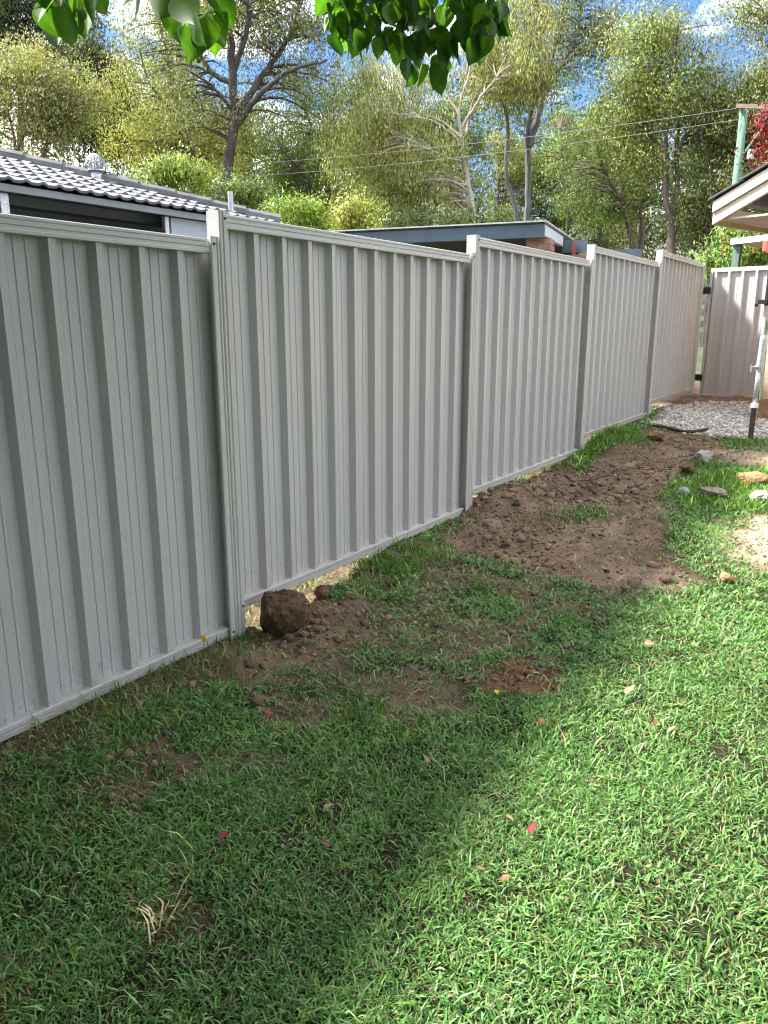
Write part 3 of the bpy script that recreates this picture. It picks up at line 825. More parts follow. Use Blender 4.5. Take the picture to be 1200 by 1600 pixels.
tree_from('olive_tree', 'grey-olive rounded tree with reddish stems at the left edge', 26,
          [([(20, 260), (25, 225), (15, 180), (0, 130)], 7, 2.5, 0), ([(60, 265), (72, 225), (95, 180), (105, 140)], 6, 2, .8), ([(25, 235), (50, 190), (55, 140)], 5, 2, -.8), ([(75, 225), (80, 180), (75, 130)], 4, 2, .3)],
          [(30, 130, 60, 45, 110), (90, 150, 42, 55, 80), (10, 180, 45, 40, 50), (100, 195, 30, 30, 30)], mat('bark_red', (.22, .12, .09), .9, var=.4), (.19, .20, .10), seed=6, per=84, sig=.33, leaf=(.095, .03))
# centre: multi-stemmed darker gum
tree_from('gum_tree', 'multi-stemmed dark gum beside the blue sky gap at centre left', 30,
          [([(512, 350), (512, 290), (505, 240), (480, 180), (460, 130)], 8, 3, 0), ([(512, 300), (540, 250), (555, 190), (560, 130)], 6, 2, 1), ([(508, 320), (470, 270), (440, 240)], 5, 2, -1), ([(515, 290), (525, 230), (520, 150)], 5, 2, .5)],
          [(470, 200, 60, 60, 70), (530, 190, 55, 60, 65), (440, 265, 45, 40, 50), (510, 270, 55, 45, 55), (560, 290, 45, 40, 40), (480, 110, 50, 40, 30)],
          M_BARK_BR, MID, seed=7, per=80)
# pale drooping gum
tree_from('pale_gum', 'pale-barked gum with weeping yellow-green foliage at centre', 25,
          [([(742, 335), (735, 300), (726, 255), (722, 215), (715, 170), (735, 110)], 9, 3, 0), ([(722, 215), (690, 185), (650, 165), (610, 155)], 4, 1.5, 1), ([(722, 200), (750, 160), (785, 125)], 4, 1.5, -1),
           ([(718, 180), (695, 140), (680, 100)], 4, 1.5, .5), ([(727, 255), (690, 245), (650, 230)], 3, 1.2, -.6), ([(724, 225), (680, 195), (620, 190)], 3, 1.2, -1), ([(728, 210), (735, 160), (770, 80)], 4, 1.5, 1)],
          [(590, 170, 60, 60, 70), (640, 110, 60, 50, 40), (800, 90, 55, 75, 120), (600, 270, 55, 65, 90), (670, 270, 60, 50, 60), (830, 120, 30, 40, 20), (560, 130, 30, 40, 25), (650, 320, 55, 25, 35)],
          M_BARK_PL, (.205, .22, .09), seed=8, per=84, droop=2.2, flat=1.5, sig=.30, leaf=(.125, .024), twig=.024)
# twin grey trunks
tree_from('twin_gum', 'tall grey gum with crooked limb reaching right against blue sky', 27,
          [([(822, 350), (826, 290), (824, 230), (828, 175), (850, 125), (880, 102), (900, 60), (910, 0), (915, -50)], 11, 4, 0), ([(826, 230), (840, 185), (852, 130), (862, 80), (880, 20), (885, -40)], 9, 3, 1.2),
           ([(878, 103), (915, 75), (960, 68)], 5, 2, -.8), ([(860, 100), (850, 50), (845, 0)], 4, 2, 1)],
          [(880, 5, 70, 45, 44), (930, 50, 40, 36, 26), (850, -40, 80, 50, 50), (900, 100, 50, 40, 25), (960, 70, 30, 25, 14)],
          M_BARK_GR, OLIVE, seed=9, per=70, sig=.4, twig=.03)
tree_from('crooked_gum', 'slender crooked grey trunk standing left of the twin gum', 26,
          [([(808, 350), (805, 320), (792, 285), (790, 240), (795, 200), (785, 150), (780, 110)], 9, 4, 0), ([(788, 160), (768, 140)], 4, 2, .6), ([(787, 150), (810, 100), (820, 60)], 4, 2, -.6)],
          [(785, 90, 45, 40, 35), (820, 50, 40, 40, 25), (760, 130, 30, 30, 14)], M_BARK_GR, (.19, .20, .07), seed=10, per=70)
# right lit gum with forked trunk
tree_from('forked_gum', 'sunlit gum with forked brown trunk right of the twin trunks', 24,
          [([(1050, 395), (1050, 350), (1040, 320), (1040, 260), (1042, 200), (1038, 140), (1030, 70)], 12, 3, 0), ([(1050, 345), (1060, 300), (1056, 230), (1062, 180), (1080, 130), (1100, 80)], 9, 3, .8),
           ([(1057, 240), (1085, 190), (1120, 150)], 5, 2, -1), ([(1041, 240), (1010, 200), (985, 160)], 5, 2, 1), ([(1040, 160), (1055, 100), (1060, 50)], 5, 2, -.5)],
          [(1025, 65, 42, 36, 62), (995, 130, 45, 45, 60), (1060, 140, 48, 42, 50), (1110, 135, 34, 28, 28), (1120, 180, 40, 35, 28), (975, 190, 35, 40, 35), (985, 240, 40, 30, 20)],
          M_BARK_BR, (.15, .175, .062), seed=12, per=84, sig=.42)
tree_from('dark_gum', 'thin dark trunk standing right behind the gate hinge post', 24,
          [([(1112, 420), (1112, 350), (1118, 290), (1125, 240), (1130, 180)], 9, 2.5, 0), ([(1116, 310), (1140, 260), (1155, 225)], 4, 1.5, .6), ([(1120, 290), (1100, 240), (1095, 200)], 4, 1.5, -.6)],
          [(1110, 210, 45, 40, 40), (1150, 250, 35, 40, 40), (1100, 290, 35, 35, 30), (1170, 200, 35, 35, 25), (1130, 330, 40, 35, 40)], M_BARK_DK, (.095, .115, .045), seed=13, per=70, sig=.34)
tree_from('stout_gum', 'leaning pale and dark multi-trunk gum above the fourth fence bay', 29,
          [([(988, 400), (985, 365), (975, 330), (970, 280), (960, 230)], 9, 3, 0), ([(1000, 400), (1005, 360), (1000, 320), (1008, 270)], 9, 3, .6), ([(972, 320), (945, 270), (930, 230)], 5, 2, -.8)],
          [(960, 230, 55, 45, 55), (925, 290, 45, 45, 50), (1000, 280, 45, 40, 38), (950, 340, 45, 25, 25)], M_BARK_BR, MID, seed=14, per=72)
tree_from('slender_gum', 'slender sunlit sapling gum between the twin trunks and the carport', 33,
          [([(885, 370), (888, 320), (880, 260), (875, 200)], 5, 2, 0), ([(886, 300), (910, 250)], 3, 1.5, .5)],
          [(880, 210, 50, 50, 55), (900, 280, 45, 45, 45), (900, 340, 35, 25, 25)], M_BARK_BR, (.12, .165, .05), seed=15, per=72, sig=.36)
tree_from('right_gum', 'gum foliage hanging into the upper right corner', 24,
          [([(1240, 400), (1245, 250), (1235, 120), (1225, 40)], 10, 4, 0), ([(1237, 140), (1210, 90), (1190, 60)], 4, 2, .5), ([(1235, 100), (1200, 30), (1170, 10)], 4, 2, .5)],
          [(1185, 0, 30, 14, 18), (1212, 110, 30, 35, 32), (1190, 190, 30, 40, 25), (1240, 40, 60, 50, 40), (1190, 290, 40, 40, 40)], M_BARK_BR, (.15, .165, .08), seed=16, per=80)
tree_from('red_flower_tree', 'red-flowering tree at the right edge beside the green pole', 15,
          [([(1235, 420), (1232, 300), (1225, 220)], 6, 2, 0), ([(1228, 240), (1205, 205)], 3, 1.2, .2)],
          [(1214, 190, 14, 22, 14), (1240, 230, 28, 28, 16)], M_BARK_BR, (.13, .012, .022), seed=17, per=30, sig=.14, leaf=(.08, .028))
# shrubs behind the fence
for (nm, lab, D, x, y, rx, ry, n, c, sd) in (
        ('shrub', 'bright green mounded shrub at the end of the tiled roof', 17, 462, 340, 32, 16, 46, (.13, .19, .035), 21),
        ('shrub', 'yellow-green wispy shrub left of the carport roof', 18, 545, 335, 32, 22, 42, (.20, .215, .06), 22),
        ('shrub', 'leafy green shrub behind the middle of the tiled ridge', 20, 375, 300, 34, 16, 34, (.08, .12, .04), 23),
        ('shrub', 'low green bush behind the carport roof', 22, 640, 342, 55, 14, 36, (.075, .105, .04), 24),
        ('shrub', 'pale green bush in front of the crooked gum', 21, 720, 345, 50, 16, 34, (.085, .115, .045), 25)):
    tree_from(nm, lab, D, [([(x, y + 45), (x, y + 15), (x - 5, y)], 4, 1.5, 0), ([(x, y + 25), (x + rx * .5, y)], 3, 1.2, .3), ([(x, y + 25), (x - rx * .5, y + 3)], 3, 1.2, -.3)],
              [(x, y, rx, ry, n), (x, y + 18, rx * 1.1, ry, n // 2)], M_BARK_BR, c, seed=sd, sig=.20, per=80, cat='shrub', leaf=(.09, .026), droop=-.4 if sd == 21 else .5)
sb = tree_from('flowering_shrub', 'green shrub dotted with orange-red flowers under the patio roof', 15.5,
          [([(1165, 430), (1165, 400), (1160, 370)], 4, 1.5, 0), ([(1165, 410), (1190, 375)], 3, 1.2, .3)],
          [(1150, 400, 28, 24, 40), (1185, 395, 30, 30, 45), (1165, 365, 40, 16, 35), (1200, 360, 25, 20, 20)], M_BARK_BR, (.11, .18, .05), seed=26, sig=.14, per=60, cat='shrub', leaf=(.10, .024))
rr = np.random.default_rng(5)
for _ in range(13):
    c0 = at(rr.uniform(1125, 1205), rr.uniform(352, 408), rr.uniform(14.6, 15.4))
    V, F, c = leaf_quads(np.zeros((1, 3)), 18, .022, .05, .018, .1, np.array((.42, .085, .03)), .2, rr)
    link('flower', np_mesh('flower', V, [F], M_GUM, colr=c, nrm=LAST_N), sb, tuple(c0 - np.array(sb.location)))

# a row of slimmer trees behind, copies of three kinds
protos = []
for i, (lc, bk, sd) in enumerate((((.085, .11, .042), M_BARK_DK, 31), ((.13, .15, .055), M_BARK_BR, 32), ((.055, .08, .032), M_BARK_DK, 33))):
    pr = tree_from('bush_tree', 'slim dark-stemmed tree in the dense bush behind the nearer gums', 40,
                   [([(600, 380), (602, 300), (598, 200), (604, 120), (600, 50)], 8, 2.5, 0), ([(600, 300), (625, 240), (640, 180)], 5, 2, 1), ([(600, 270), (570, 210), (560, 150)], 5, 2, -1), ([(600, 180), (620, 120), (630, 70)], 4, 2, .5)],
                   [(600, 70, 55, 45, 50), (570, 150, 50, 55, 55), (635, 150, 50, 55, 55), (600, 240, 65, 50, 50), (600, 320, 60, 40, 40)],
                   bk, lc, seed=sd, per=56, sig=.42, leaf=(.19, .06), lmul=1.2, group='slim trees in the bush behind', cvar=.28)
    protos.append(pr)
spots = [(395, 40, .72), (565, 40, .68), (640, 38, .7), (700, 44, .75), (775, 40, .62), (862, 42, .68), (935, 40, .74), (995, 44, .8), (1080, 42, .72), (1150, 38, .66), (1195, 42, .7), (470, 44, .7), (330, 44, .66), (215, 46, .55), (110, 46, .5), (20, 48, .6), (-60, 42, .7), (1260, 38, .7)]
for i, (px_, D, s) in enumerate(spots):
    pr = protos[i % 3]
    P = at(px_, 400, D); P[2] = float(ground_z(P[0], P[1]))
    if i < 3: root = pr
    else:
        root = pr.copy(); col.objects.link(root)
        for ch in pr.children:
            c_ = ch.copy(); col.objects.link(c_); c_.parent = root
    root.location = tuple(P); root.rotation_euler = (0, 0, random.uniform(0, 6.28)); root.scale = (s, s, s * random.uniform(.9, 1.05))

# the far wood
rr = np.random.default_rng(77)
C_ = []
for _ in range(1300):
    x = rr.uniform(-250, 1450); D = rr.uniform(54, 74); top = 185 + 40 * math.sin(x * .013 + 1) + 30 * math.sin(x * .041)
    y = rr.uniform(top, 410); C_.append(at(x, y, D))
for _ in range(600):                                   # unseen ring of wood, added round the yards to darken the horizon
    a = rr.uniform(math.radians(20), math.radians(285)); D = rr.uniform(17, 30)
    if math.radians(195) < a < math.radians(285): D += 14
    C_.append(np.array([2.5 + D * math.sin(a), -2.5 + D * math.cos(a), rr.uniform(-1, 8.5) + (2.0 if D > 30 else 0)]))
V, F, c = leaf_quads(np.array(C_), 60, .9, .36, .14, .5, np.array((.085, .11, .05)), .35, rr)
tag(link('far_wood', np_mesh('far_wood', V, [F], M_GUM, colr=c, nrm=LAST_N)), 'dense far wood on the rising ground, with an added unseen ring round the yards', 'wood', kind='stuff')

# ---------------------------------------------------------------- power pole and lines
pb = at(1149, 300, 20.0); ptop = at(1164, 164, 20.0)
ppz = float(ground_z(pb[0], pb[1]))
ptop = np.array([pb[0] , pb[1], ptop[2]])
pp = empty('power_pole', (pb[0], pb[1], ppz)); tag(pp, 'green treated timber power pole above the house eave', 'pole')
hp = ptop[2] - ppz
MB().tube([(0, 0, -.3), (0, 0, hp * .6), (0, 0, hp)], [.10, .09, .082], 14).build('shaft', M_POLE, pp, smooth=True)
rd = unit(np.array([.95, -.5, 0]))
q0 = np.array([0, 0, hp - .02]) - rd * .15; q1 = np.array([0, 0, hp - .30]) + rd * .95
mb = MB(); n_ = np.array([-rd[1], rd[0], 0]) * .04; zz = np.array([0, 0, .045])
mb.add([q0 - n_ - zz, q1 - n_ - zz, q1 + n_ - zz, q0 + n_ - zz, q0 - n_ + zz, q1 - n_ + zz, q1 + n_ + zz, q0 + n_ + zz], [(3, 2, 1, 0), (4, 5, 6, 7), (0, 1, 5, 4), (1, 2, 6, 5), (2, 3, 7, 6), (3, 0, 4, 7)])
mb.v = [tuple(np.array(p) + np.array([.0, -.16, 0])) for p in mb.v]
mb.build('cross_arm', M_TIMBER, pp, bevel=.01)
MB().tube([q1 + np.array([0, -.16, .9]), q1 + np.array([-.1, -.16, .0]), np.array([.12, -.1, hp - 1.0])], [.02, .02, .02], 8).build('stay_brace', M_GALV, pp)
MB().tube([(.25, -.12, hp - 1.15), (.25, -.12, hp - .95)], [.08, .06], 10).build('insulator', M_GALV, pp)
def wire(lab, a, b, sag, rad=.0055):
    u = np.linspace(0, 1, 28)[:, None]; P = a * (1 - u) + b * u; P[:, 2] -= (sag * 4 * u * (1 - u))[:, 0]
    o0 = P[0].copy(); V, F = tube_np(P - o0, np.full(28, rad), 5)
    o = link('power_line', np_mesh('power_line', V, [F], M_WIRE, smooth=True)); o.location = tuple(o0)
    tag(o, lab, 'power line')
wire('upper overhead wire running left from the green pole top', at(1160, 168, 19.9), at(-150, 262, 34), .55)
wire('lower overhead wire running left from the green pole', at(1158, 186, 19.9), at(-150, 278, 34), .6)
wire('short overhead wire crossing the pale olive tree at far left', at(-120, 85, 24), at(150, 114, 30), .05, .012)

# ---------------------------------------------------------------- grass
def blades(N_, px, py, ln, wd, lean, colr, r, zf=yard_z, zoff=0.0):
    z = zf(px, py) + zoff
    b = np.stack([px, py, z], 1); n = len(px)
    az = r.uniform(0, 2 * math.pi, n); h = np.stack([np.cos(az), np.sin(az), np.zeros(n)], 1)
    a1 = lean * r.uniform(.55, .9, n); a2 = lean * r.uniform(1.0, 1.55, n)
    up = np.array([0, 0, 1.0])
    d1 = h * np.sin(a1)[:, None] + up * np.cos(a1)[:, None]; d2 = h * np.sin(a2)[:, None] + up * np.cos(a2)[:, None]
    tw_ = r.normal(size=n) * .5
    s0 = np.stack([-np.sin(az + tw_), np.cos(az + tw_), r.normal(size=n) * .25], 1)
    m = b + d1 * (ln * .5)[:, None]; t = m + d2 * (ln * .5)[:, None]
    w = (wd * .5)[:, None]
    V = np.stack([b - s0 * w * .8, b + s0 * w * .8, m + s0 * w, m - s0 * w, t], 1).reshape(-1, 3)
    i = np.arange(n)[:, None] * 5
    return V, i + np.array([[0, 1, 2, 3]]), i + np.array([[3, 2, 4]]), np.repeat(colr, 5, 0)

def frame_xy(x, y, z):
    d = np.stack([x, y, z], 1) - CAM; f = d @ FW
    return 600 + FPX * (d @ RT) / np.maximum(f, .05), 800 - FPX * (d @ UP) / np.maximum(f, .05), f

r = np.random.default_rng(3)
GV, GQ, GT, GC = [], [], [], []; nv = 0
NPAL = np.array([(.075, .185, .038), (.045, .135, .032), (.13, .26, .065), (.105, .22, .07), (.165, .28, .08), (.035, .11, .027), (.095, .215, .03), (.17, .26, .10), (.06, .16, .03)])
DPAL = np.array([(.26, .20, .10), (.18, .13, .07), (.34, .28, .15), (.12, .09, .05)])
for (x0, x1, y0, y1, dens) in ((-.02, 5.0, -2.2, -.2, 31000), (-.02, 5.0, -.2, 1.5, 21000), (-.02, 5.0, 1.5, 4.0, 10500), (-.02, 5.0, 4.0, 7.6, 6000)):
    n = int((x1 - x0) * (y1 - y0) * dens)
    x = r.uniform(x0, x1, n); y = r.uniform(y0, y1, n)
    fx, fy, fd = frame_xy(x, y, plane_z(y))
    vis = (fx > -160) & (fy < 1900) & (fd > .3) & (((fx < 1330) & (fy < 1720)) | (r.uniform(size=n) < .22))
    x, y, fd = x[vis], y[vis], fd[vis]
    dirt, dry, tall, sand, red, grav = ground_masks(x, y)
    clump = fbm(x * 7, y * 7, 51)
    p = (1 - .94 * np.clip(dirt * 1.1, 0, 1)) * (1 - grav) * np.clip(-.04 + 1.55 * clump, .08, 1)
    p *= 1 - .72 * dry
    keep = r.uniform(size=len(x)) < p
    x, y, fd, dirt, dry, tall, clump = [a[keep] for a in (x, y, fd, dirt, dry, tall, clump)]
    n = len(x)
    ln = r.uniform(.017, .046, n) * np.where(r.uniform(size=n) < .04, 1.9, 1.0) * (1 + .9 * tall) * (.8 + .5 * clump); wd = r.uniform(.0026, .0058, n) * np.clip(fd / 2.6, 1, 2.4)
    lean = r.uniform(.75, 1.5, n) * (1 - .45 * tall)
    base = 1.14 * NPAL[r.integers(0, len(NPAL), n)] * np.exp(r.normal(size=(n, 1)) * .22)
    pat = fbm(x * 1.6, y * 1.6, 61)[:, None]
    base = base * (.75 + .55 * pat) * (1 + np.stack([tall * .45, tall * .25, 0 * tall], 1))
    dead = r.uniform(size=n) < (.13 + .5 * dry + .25 * dirt + .12 * sstep(.52, .7, fbm(x * 3, y * 3, 71)))
    base[dead] = DPAL[r.integers(0, len(DPAL), dead.sum())] * np.exp(r.normal(size=(dead.sum(), 1)) * .2)
    lean[dead] = r.uniform(1.0, 1.5, dead.sum()); wd[dead] *= .6
    V, Q_, T_, c = blades(n, x, y, ln, wd, lean, base, r)
    GV.append(V); GQ.append(Q_ + nv); GT.append(T_ + nv); GC.append(c); nv += len(V)
tag(link('lawn_grass', np_mesh('lawn_grass', np.concatenate(GV), [np.concatenate(GQ), np.concatenate(GT)], M_GRASS, colr=np.concatenate(GC))),
    'green lawn grass covering the yard', 'grass', kind='stuff')

# lush tuft by the fence and bright tufts at the right, as longer upright blades
TUF = [(945, 690, 260, .16), (925, 700, 160, .14), (970, 690, 160, .13), (990, 700, 90, .11), (905, 715, 90, .10), (660, 880, 70, .12), (625, 890, 80, .12), (595, 900, 80, .11),
       (1125, 760, 160, .14), (1150, 765, 160, .15), (1170, 790, 120, .13), (1195, 790, 120, .13), (1080, 775, 90, .10), (1100, 735, 90, .10), (1180, 695, 130, .11), (1150, 698, 90, .10), (1000, 692, 60, .09), (945, 805, 45, .09), (920, 815, 40, .08),
       (1085, 845, 60, .08), (300, 1075, 60, .09), (365, 1050, 40, .09), (560, 1120, 60, .08), (610, 1150, 50, .08), (180, 1130, 60, .09), (860, 1170, 60, .07)]
TV_, TQ, TT, TC = [], [], [], []; nv = 0
for (a, b_, n, h) in TUF:
    P = gpx(a, b_); s = .05 + h * .55
    x = P[0] + r.normal(size=n) * s; y = P[1] + r.normal(size=n) * s
    x = np.maximum(x, .03)
    c = np.array((.10, .215, .03)) * np.exp(r.normal(size=(n, 1)) * .25)
    V, Q_, T_, cc = blades(n, x, y, h * r.uniform(.5, 1.15, n), r.uniform(.004, .0075, n), r.uniform(.15, .85, n), c, r)
    TV_.append(V); TQ.append(Q_ + nv); TT.append(T_ + nv); TC.append(cc); nv += len(V)
tag(link('grass_tufts', np_mesh('grass_tufts', np.concatenate(TV_), [np.concatenate(TQ), np.concatenate(TT)], M_GRASS, colr=np.concatenate(TC))), 'longer bright grass tufts at the fence and beside the soil', 'grass', kind='stuff')

# straw, dead runners and torn roots on the soil
n = 13000
x = r.uniform(.0, 2.3, n); y = r.uniform(-2.0, 6.2, n)
dirt, dry, tall, sand, red, grav = ground_masks(x, y)
near_rock = g3(x, y, .35, .35, .5, .6)
k = r.uniform(size=n) < np.clip(.40 * dirt + .95 * dry + .9 * near_rock + .05, 0, 1) * (1 - grav)
x, y = x[k], y[k]; n = len(x)
c = np.array([(.30, .23, .13), (.15, .10, .06), (.38, .31, .20), (.09, .06, .04)])[r.integers(0, 4, n)] * np.exp(r.normal(size=(n, 1)) * .25)
V, Q_, T_, cc = blades(n, x, y, r.uniform(.04, .13, n), r.uniform(.0015, .0032, n), r.uniform(1.1, 1.45, n), c, r, zoff=.006)
tag(link('straw', np_mesh('straw', V, [Q_, T_], M_GRASS, colr=cc)), 'dry straw and torn roots scattered over the soil', 'straw', kind='stuff')

# neighbour's lit dry grass seen under the fence
n = 9000
x = r.uniform(-.88, -.05, n); y = r.uniform(-1.8, 4.5, n)
c = np.array([(.26, .24, .08), (.16, .21, .05), (.36, .32, .14)])[r.integers(0, 3, n)]
V, Q_, T_, cc = blades(n, x, y, r.uniform(.03, .07, n), r.uniform(.004, .007, n), r.uniform(.6, 1.3, n), c, r)
tag(link('neighbour_grass', np_mesh('neighbour_grass', V, [Q_, T_], M_GRASS, colr=cc)), 'yellowish grass on the far side of the fence', 'grass', kind='stuff')

# ---------------------------------------------------------------- clods and gravel
ICO = None
def ico():
    t = (1 + 5 ** .5) / 2
    V = unit(np.array([(-1, t, 0), (1, t, 0), (-1, -t, 0), (1, -t, 0), (0, -1, t), (0, 1, t), (0, -1, -t), (0, 1, -t), (t, 0, -1), (t, 0, 1), (-t, 0, -1), (-t, 0, 1)], float))
    F = np.array([(0, 11, 5), (0, 5, 1), (0, 1, 7), (0, 7, 10), (0, 10, 11), (1, 5, 9), (5, 11, 4), (11, 10, 2), (10, 7, 6), (7, 1, 8), (3, 9, 4), (3, 4, 2), (3, 2, 6), (3, 6, 8), (3, 8, 9), (4, 9, 5), (2, 4, 11), (6, 2, 10), (8, 6, 7), (9, 8, 1)])
    return V, F
IV, IF = ico()
def lumps(x, y, s, c, r, squash=.7, zf=yard_z):
    n = len(x)
    A = IV[None] * (1 + r.normal(size=(n, 12, 1)) * .16)
    an = r.uniform(0, 6.28, n); ca, sa = np.cos(an)[:, None], np.sin(an)[:, None]
    el = r.uniform(.7, 1.4, n)[:, None]
    X = A[:, :, 0] * el; Y = A[:, :, 1]; Z = A[:, :, 2] * squash
    V = np.stack([X * ca - Y * sa, X * sa + Y * ca, Z], 2) * s[:, None, None] + np.stack([x, y, zf(x, y) + s * squash * .35], 1)[:, None]
    F = (IF[None] + (np.arange(n) * 12)[:, None, None]).reshape(-1, 3)
    return V.reshape(-1, 3), F, np.repeat(c, 12, 0)
n = 34000
x = r.uniform(.0, 2.4, n); y = r.uniform(-1.9, 6.6, n)
dirt, dry, tall, sand, red, grav = ground_masks(x, y)
k = r.uniform(size=n) < np.clip(dirt ** 2 * (.25 + 1.0 * sstep(.45, .6, fbm(x * 4, y * 4, 81))), 0, 1) * (1 - grav)
x, y, sand, red = x[k], y[k], sand[k], red[k]; n = len(x)
s = .0046 * np.exp(r.normal(size=n) * .68)
s *= 1 + 1.1 * g3(x, y, PIT[0], PIT[1], .5, .8) + 1.0 * g3(x, y, .25, .2, .25, .3)
s = np.clip(s, .0015, .034)
c = (np.array((.16, .11, .08)) * (1 - sand[:, None]) * (1 - red[:, None]) + np.array((.36, .28, .21)) * sand[:, None] + np.array((.15, .075, .045)) * red[:, None]) * np.exp(r.normal(size=(n, 1)) * .35)
V, F, cc = lumps(x, y, s, c, r)
tag(link('soil_clods', np_mesh('soil_clods', V, [F], M_VCOL, colr=cc)), 'loose crumbs of dug soil', 'soil', kind='stuff')
n = 20000
x = r.uniform(-.02, 2.4, n); y = r.uniform(5.4, 9.6, n)
k = inside_sd(P_GRAV, x, y) + (fbm(x * 6, y * 6, 88) - .5) * .5 + r.normal(size=n) * .06 > 0
x, y = x[k], y[k]; n = len(x)
c = np.array([(.52, .50, .47), (.40, .38, .35), (.62, .60, .57), (.28, .25, .22)])[r.integers(0, 4, n)] * np.exp(r.normal(size=(n, 1)) * .15)
V, F, cc = lumps(x, y, r.uniform(.007, .018, n), c, r)
tag(link('gravel', np_mesh('gravel', V, [F], M_VCOL, colr=cc)), 'pale grey gravel in front of the gate', 'gravel', kind='stuff')

# ---------------------------------------------------------------- rocks
def rock(name, lab, px, py, w, h, m, seed, squash=1.0, dz=0.0, rough=.16, loc=None, lumpy=2.6):
    import bmesh
    from mathutils import noise
    bm = bmesh.new(); bmesh.ops.create_icosphere(bm, subdivisions=5 if w > .15 else 4, radius=1)
    o_ = Vector((seed * 3.1, seed * 1.7, seed * .9))
    for v in bm.verts:
        d = v.co.normalized(); d = d / (abs(d.x) ** 3.2 + abs(d.y) ** 3.2 + abs(d.z) ** 3.2) ** (1 / 3.2) * .93
        f = 1 + rough * 2 * noise.fractal(d * lumpy * .5 + o_, 1.0, 2.1, 2) + rough * .9 * noise.fractal(d * lumpy * 2 + o_, 1.0, 2.1, 4) + rough * .5 * noise.turbulence(d * 9 + o_, 3, False)
        # a few knocked-off faces
        for q_ in range(7):
            nn = Vector((math.sin(seed + q_ * 2.3), math.cos(seed * 1.3 + q_ * 1.9), .7 * math.sin(q_ * 1.7 + seed))).normalized()
            t = d.dot(nn) * f
            if t > .80: f *= .80 / t * .82 + .18
        v.co = Vector((d.x * f * w / 2, d.y * f * w / 2 * squash, d.z * f * h / 2))
    me = bpy.data.meshes.new(name); bm.to_mesh(me); bm.free(); me.materials.append(m)
    me.polygons.foreach_set('use_smooth', [True] * len(me.polygons))
    P = gpx(px, py) if loc is None else np.array(loc); z = float(yard_z(P[0], P[1]))
    o = link(name, me, None, (P[0], P[1], z + h * .38 + dz + (.02 if px > 1000 else 0)), (0, 0, seed * 1.3))
    tag(o, lab, 'rock'); return o
P = gpx(428, 1003)
rock('rock', 'large dark brown earthy rock at the foot of the first post', 0, 0, .245, .235, M_ROCK_BR, 3, .9, -.008, .10, loc=(.16, .17, 0))
rock('rock', 'small brown clod right of the large rock under the fence', 505, 937, .09, .08, M_ROCK_BR, 5)
rock('rock', 'pitted orange-brown rock in bright grass at the right edge', 1178, 762, .24, .13, M_ROCK_OR, 7)
rock('rock', 'pale flat stone below the orange rock at the right edge', 1192, 786, .22, .08, M_ROCK_GR, 8)
rock('rock', 'flat grey-brown stone on soil left of the orange rock', 1112, 778, .24, .07, mat('brown_stone', (.20, .16, .13), .9, var=.4, scale=9, bump=.6), 9)
rock('rock', 'small square grey stone at the edge of the bare soil', 1067, 778, .10, .08, M_ROCK_GR, 10)
rock('rock', 'orange-tan stone among grass near the gravel edge', 1023, 692, .17, .10, M_ROCK_OR, 11)
rock('rock', 'pale rounded stone in the grass above the flat stones', 1098, 724, .16, .10, M_ROCK_GR, 12)
rock('rock', 'small reddish clod in the grass below the bare soil', 1133, 914, .07, .05, M_ROCK_OR, 13)
rock('rock', 'small dark clod beside the square grey stone', 1075, 742, .12, .07, M_ROCK_BR, 14)
rock('rock', 'brown clod against the fence at the third post', 746, 788, .09, .09, M_ROCK_OR, 15)

# black edging hose at the gravel
hp_ = [gpx(a, b_) for a, b_ in ((1020, 671), (1045, 674), (1065, 678), (1085, 678), (1105, 674))]
hp_ = [np.array([p[0], p[1], float(yard_z(p[0], p[1])) + .02]) for p in hp_]
Q_ = smooth_line(hp_, 16); o0 = Q_[0].copy(); V, F = tube_np(Q_ - o0, np.full(16, .018), 8)
o = link('poly_pipe', np_mesh('poly_pipe', V, [F], M_BLACK, smooth=True)); o.location = tuple(o0)
tag(o, 'short black plastic pipe lying along the gravel edge', 'pipe')

# twigs
def twig_(lab, pts, rad):
    P = [gpx(*p) for p in pts]; P = [np.array([p[0], p[1], float(yard_z(p[0], p[1])) + .012 + rad]) for p in P]
    Q_ = smooth_line(P, 12) ; Q_[1:-1] += r.normal(size=(10, 3)) * .004; o0 = Q_[0].copy(); V, F = tube_np(Q_ - o0, np.linspace(rad, rad * .5, 12), 6)
    o = link('twig', np_mesh('twig', V, [F], mat('twig_wood', (.20, .14, .09), .9, var=.4, scale=20))); o.location = tuple(o0); tag(o, lab, 'twig')
twig_('dark curved twig lying on the bare soil below the dug pit', ((900, 838), (925, 832), (948, 836)), .006)
twig_('pale bent twig crossing the grass below the bare soil', ((905, 893), (912, 905), (908, 925)), .004)
twig_('thin twig near the red leaf in the shaded lawn', ((240, 1372), (290, 1365), (325, 1350), (338, 1315)), .003)
twig_('brown root lying beside the small reddish dirt patch', ((725, 1075), (745, 1058), (765, 1042)), .006)
twig_('thin dark twig on sandy soil at the right edge', ((1140, 850), (1165, 862), (1180, 868)), .007)

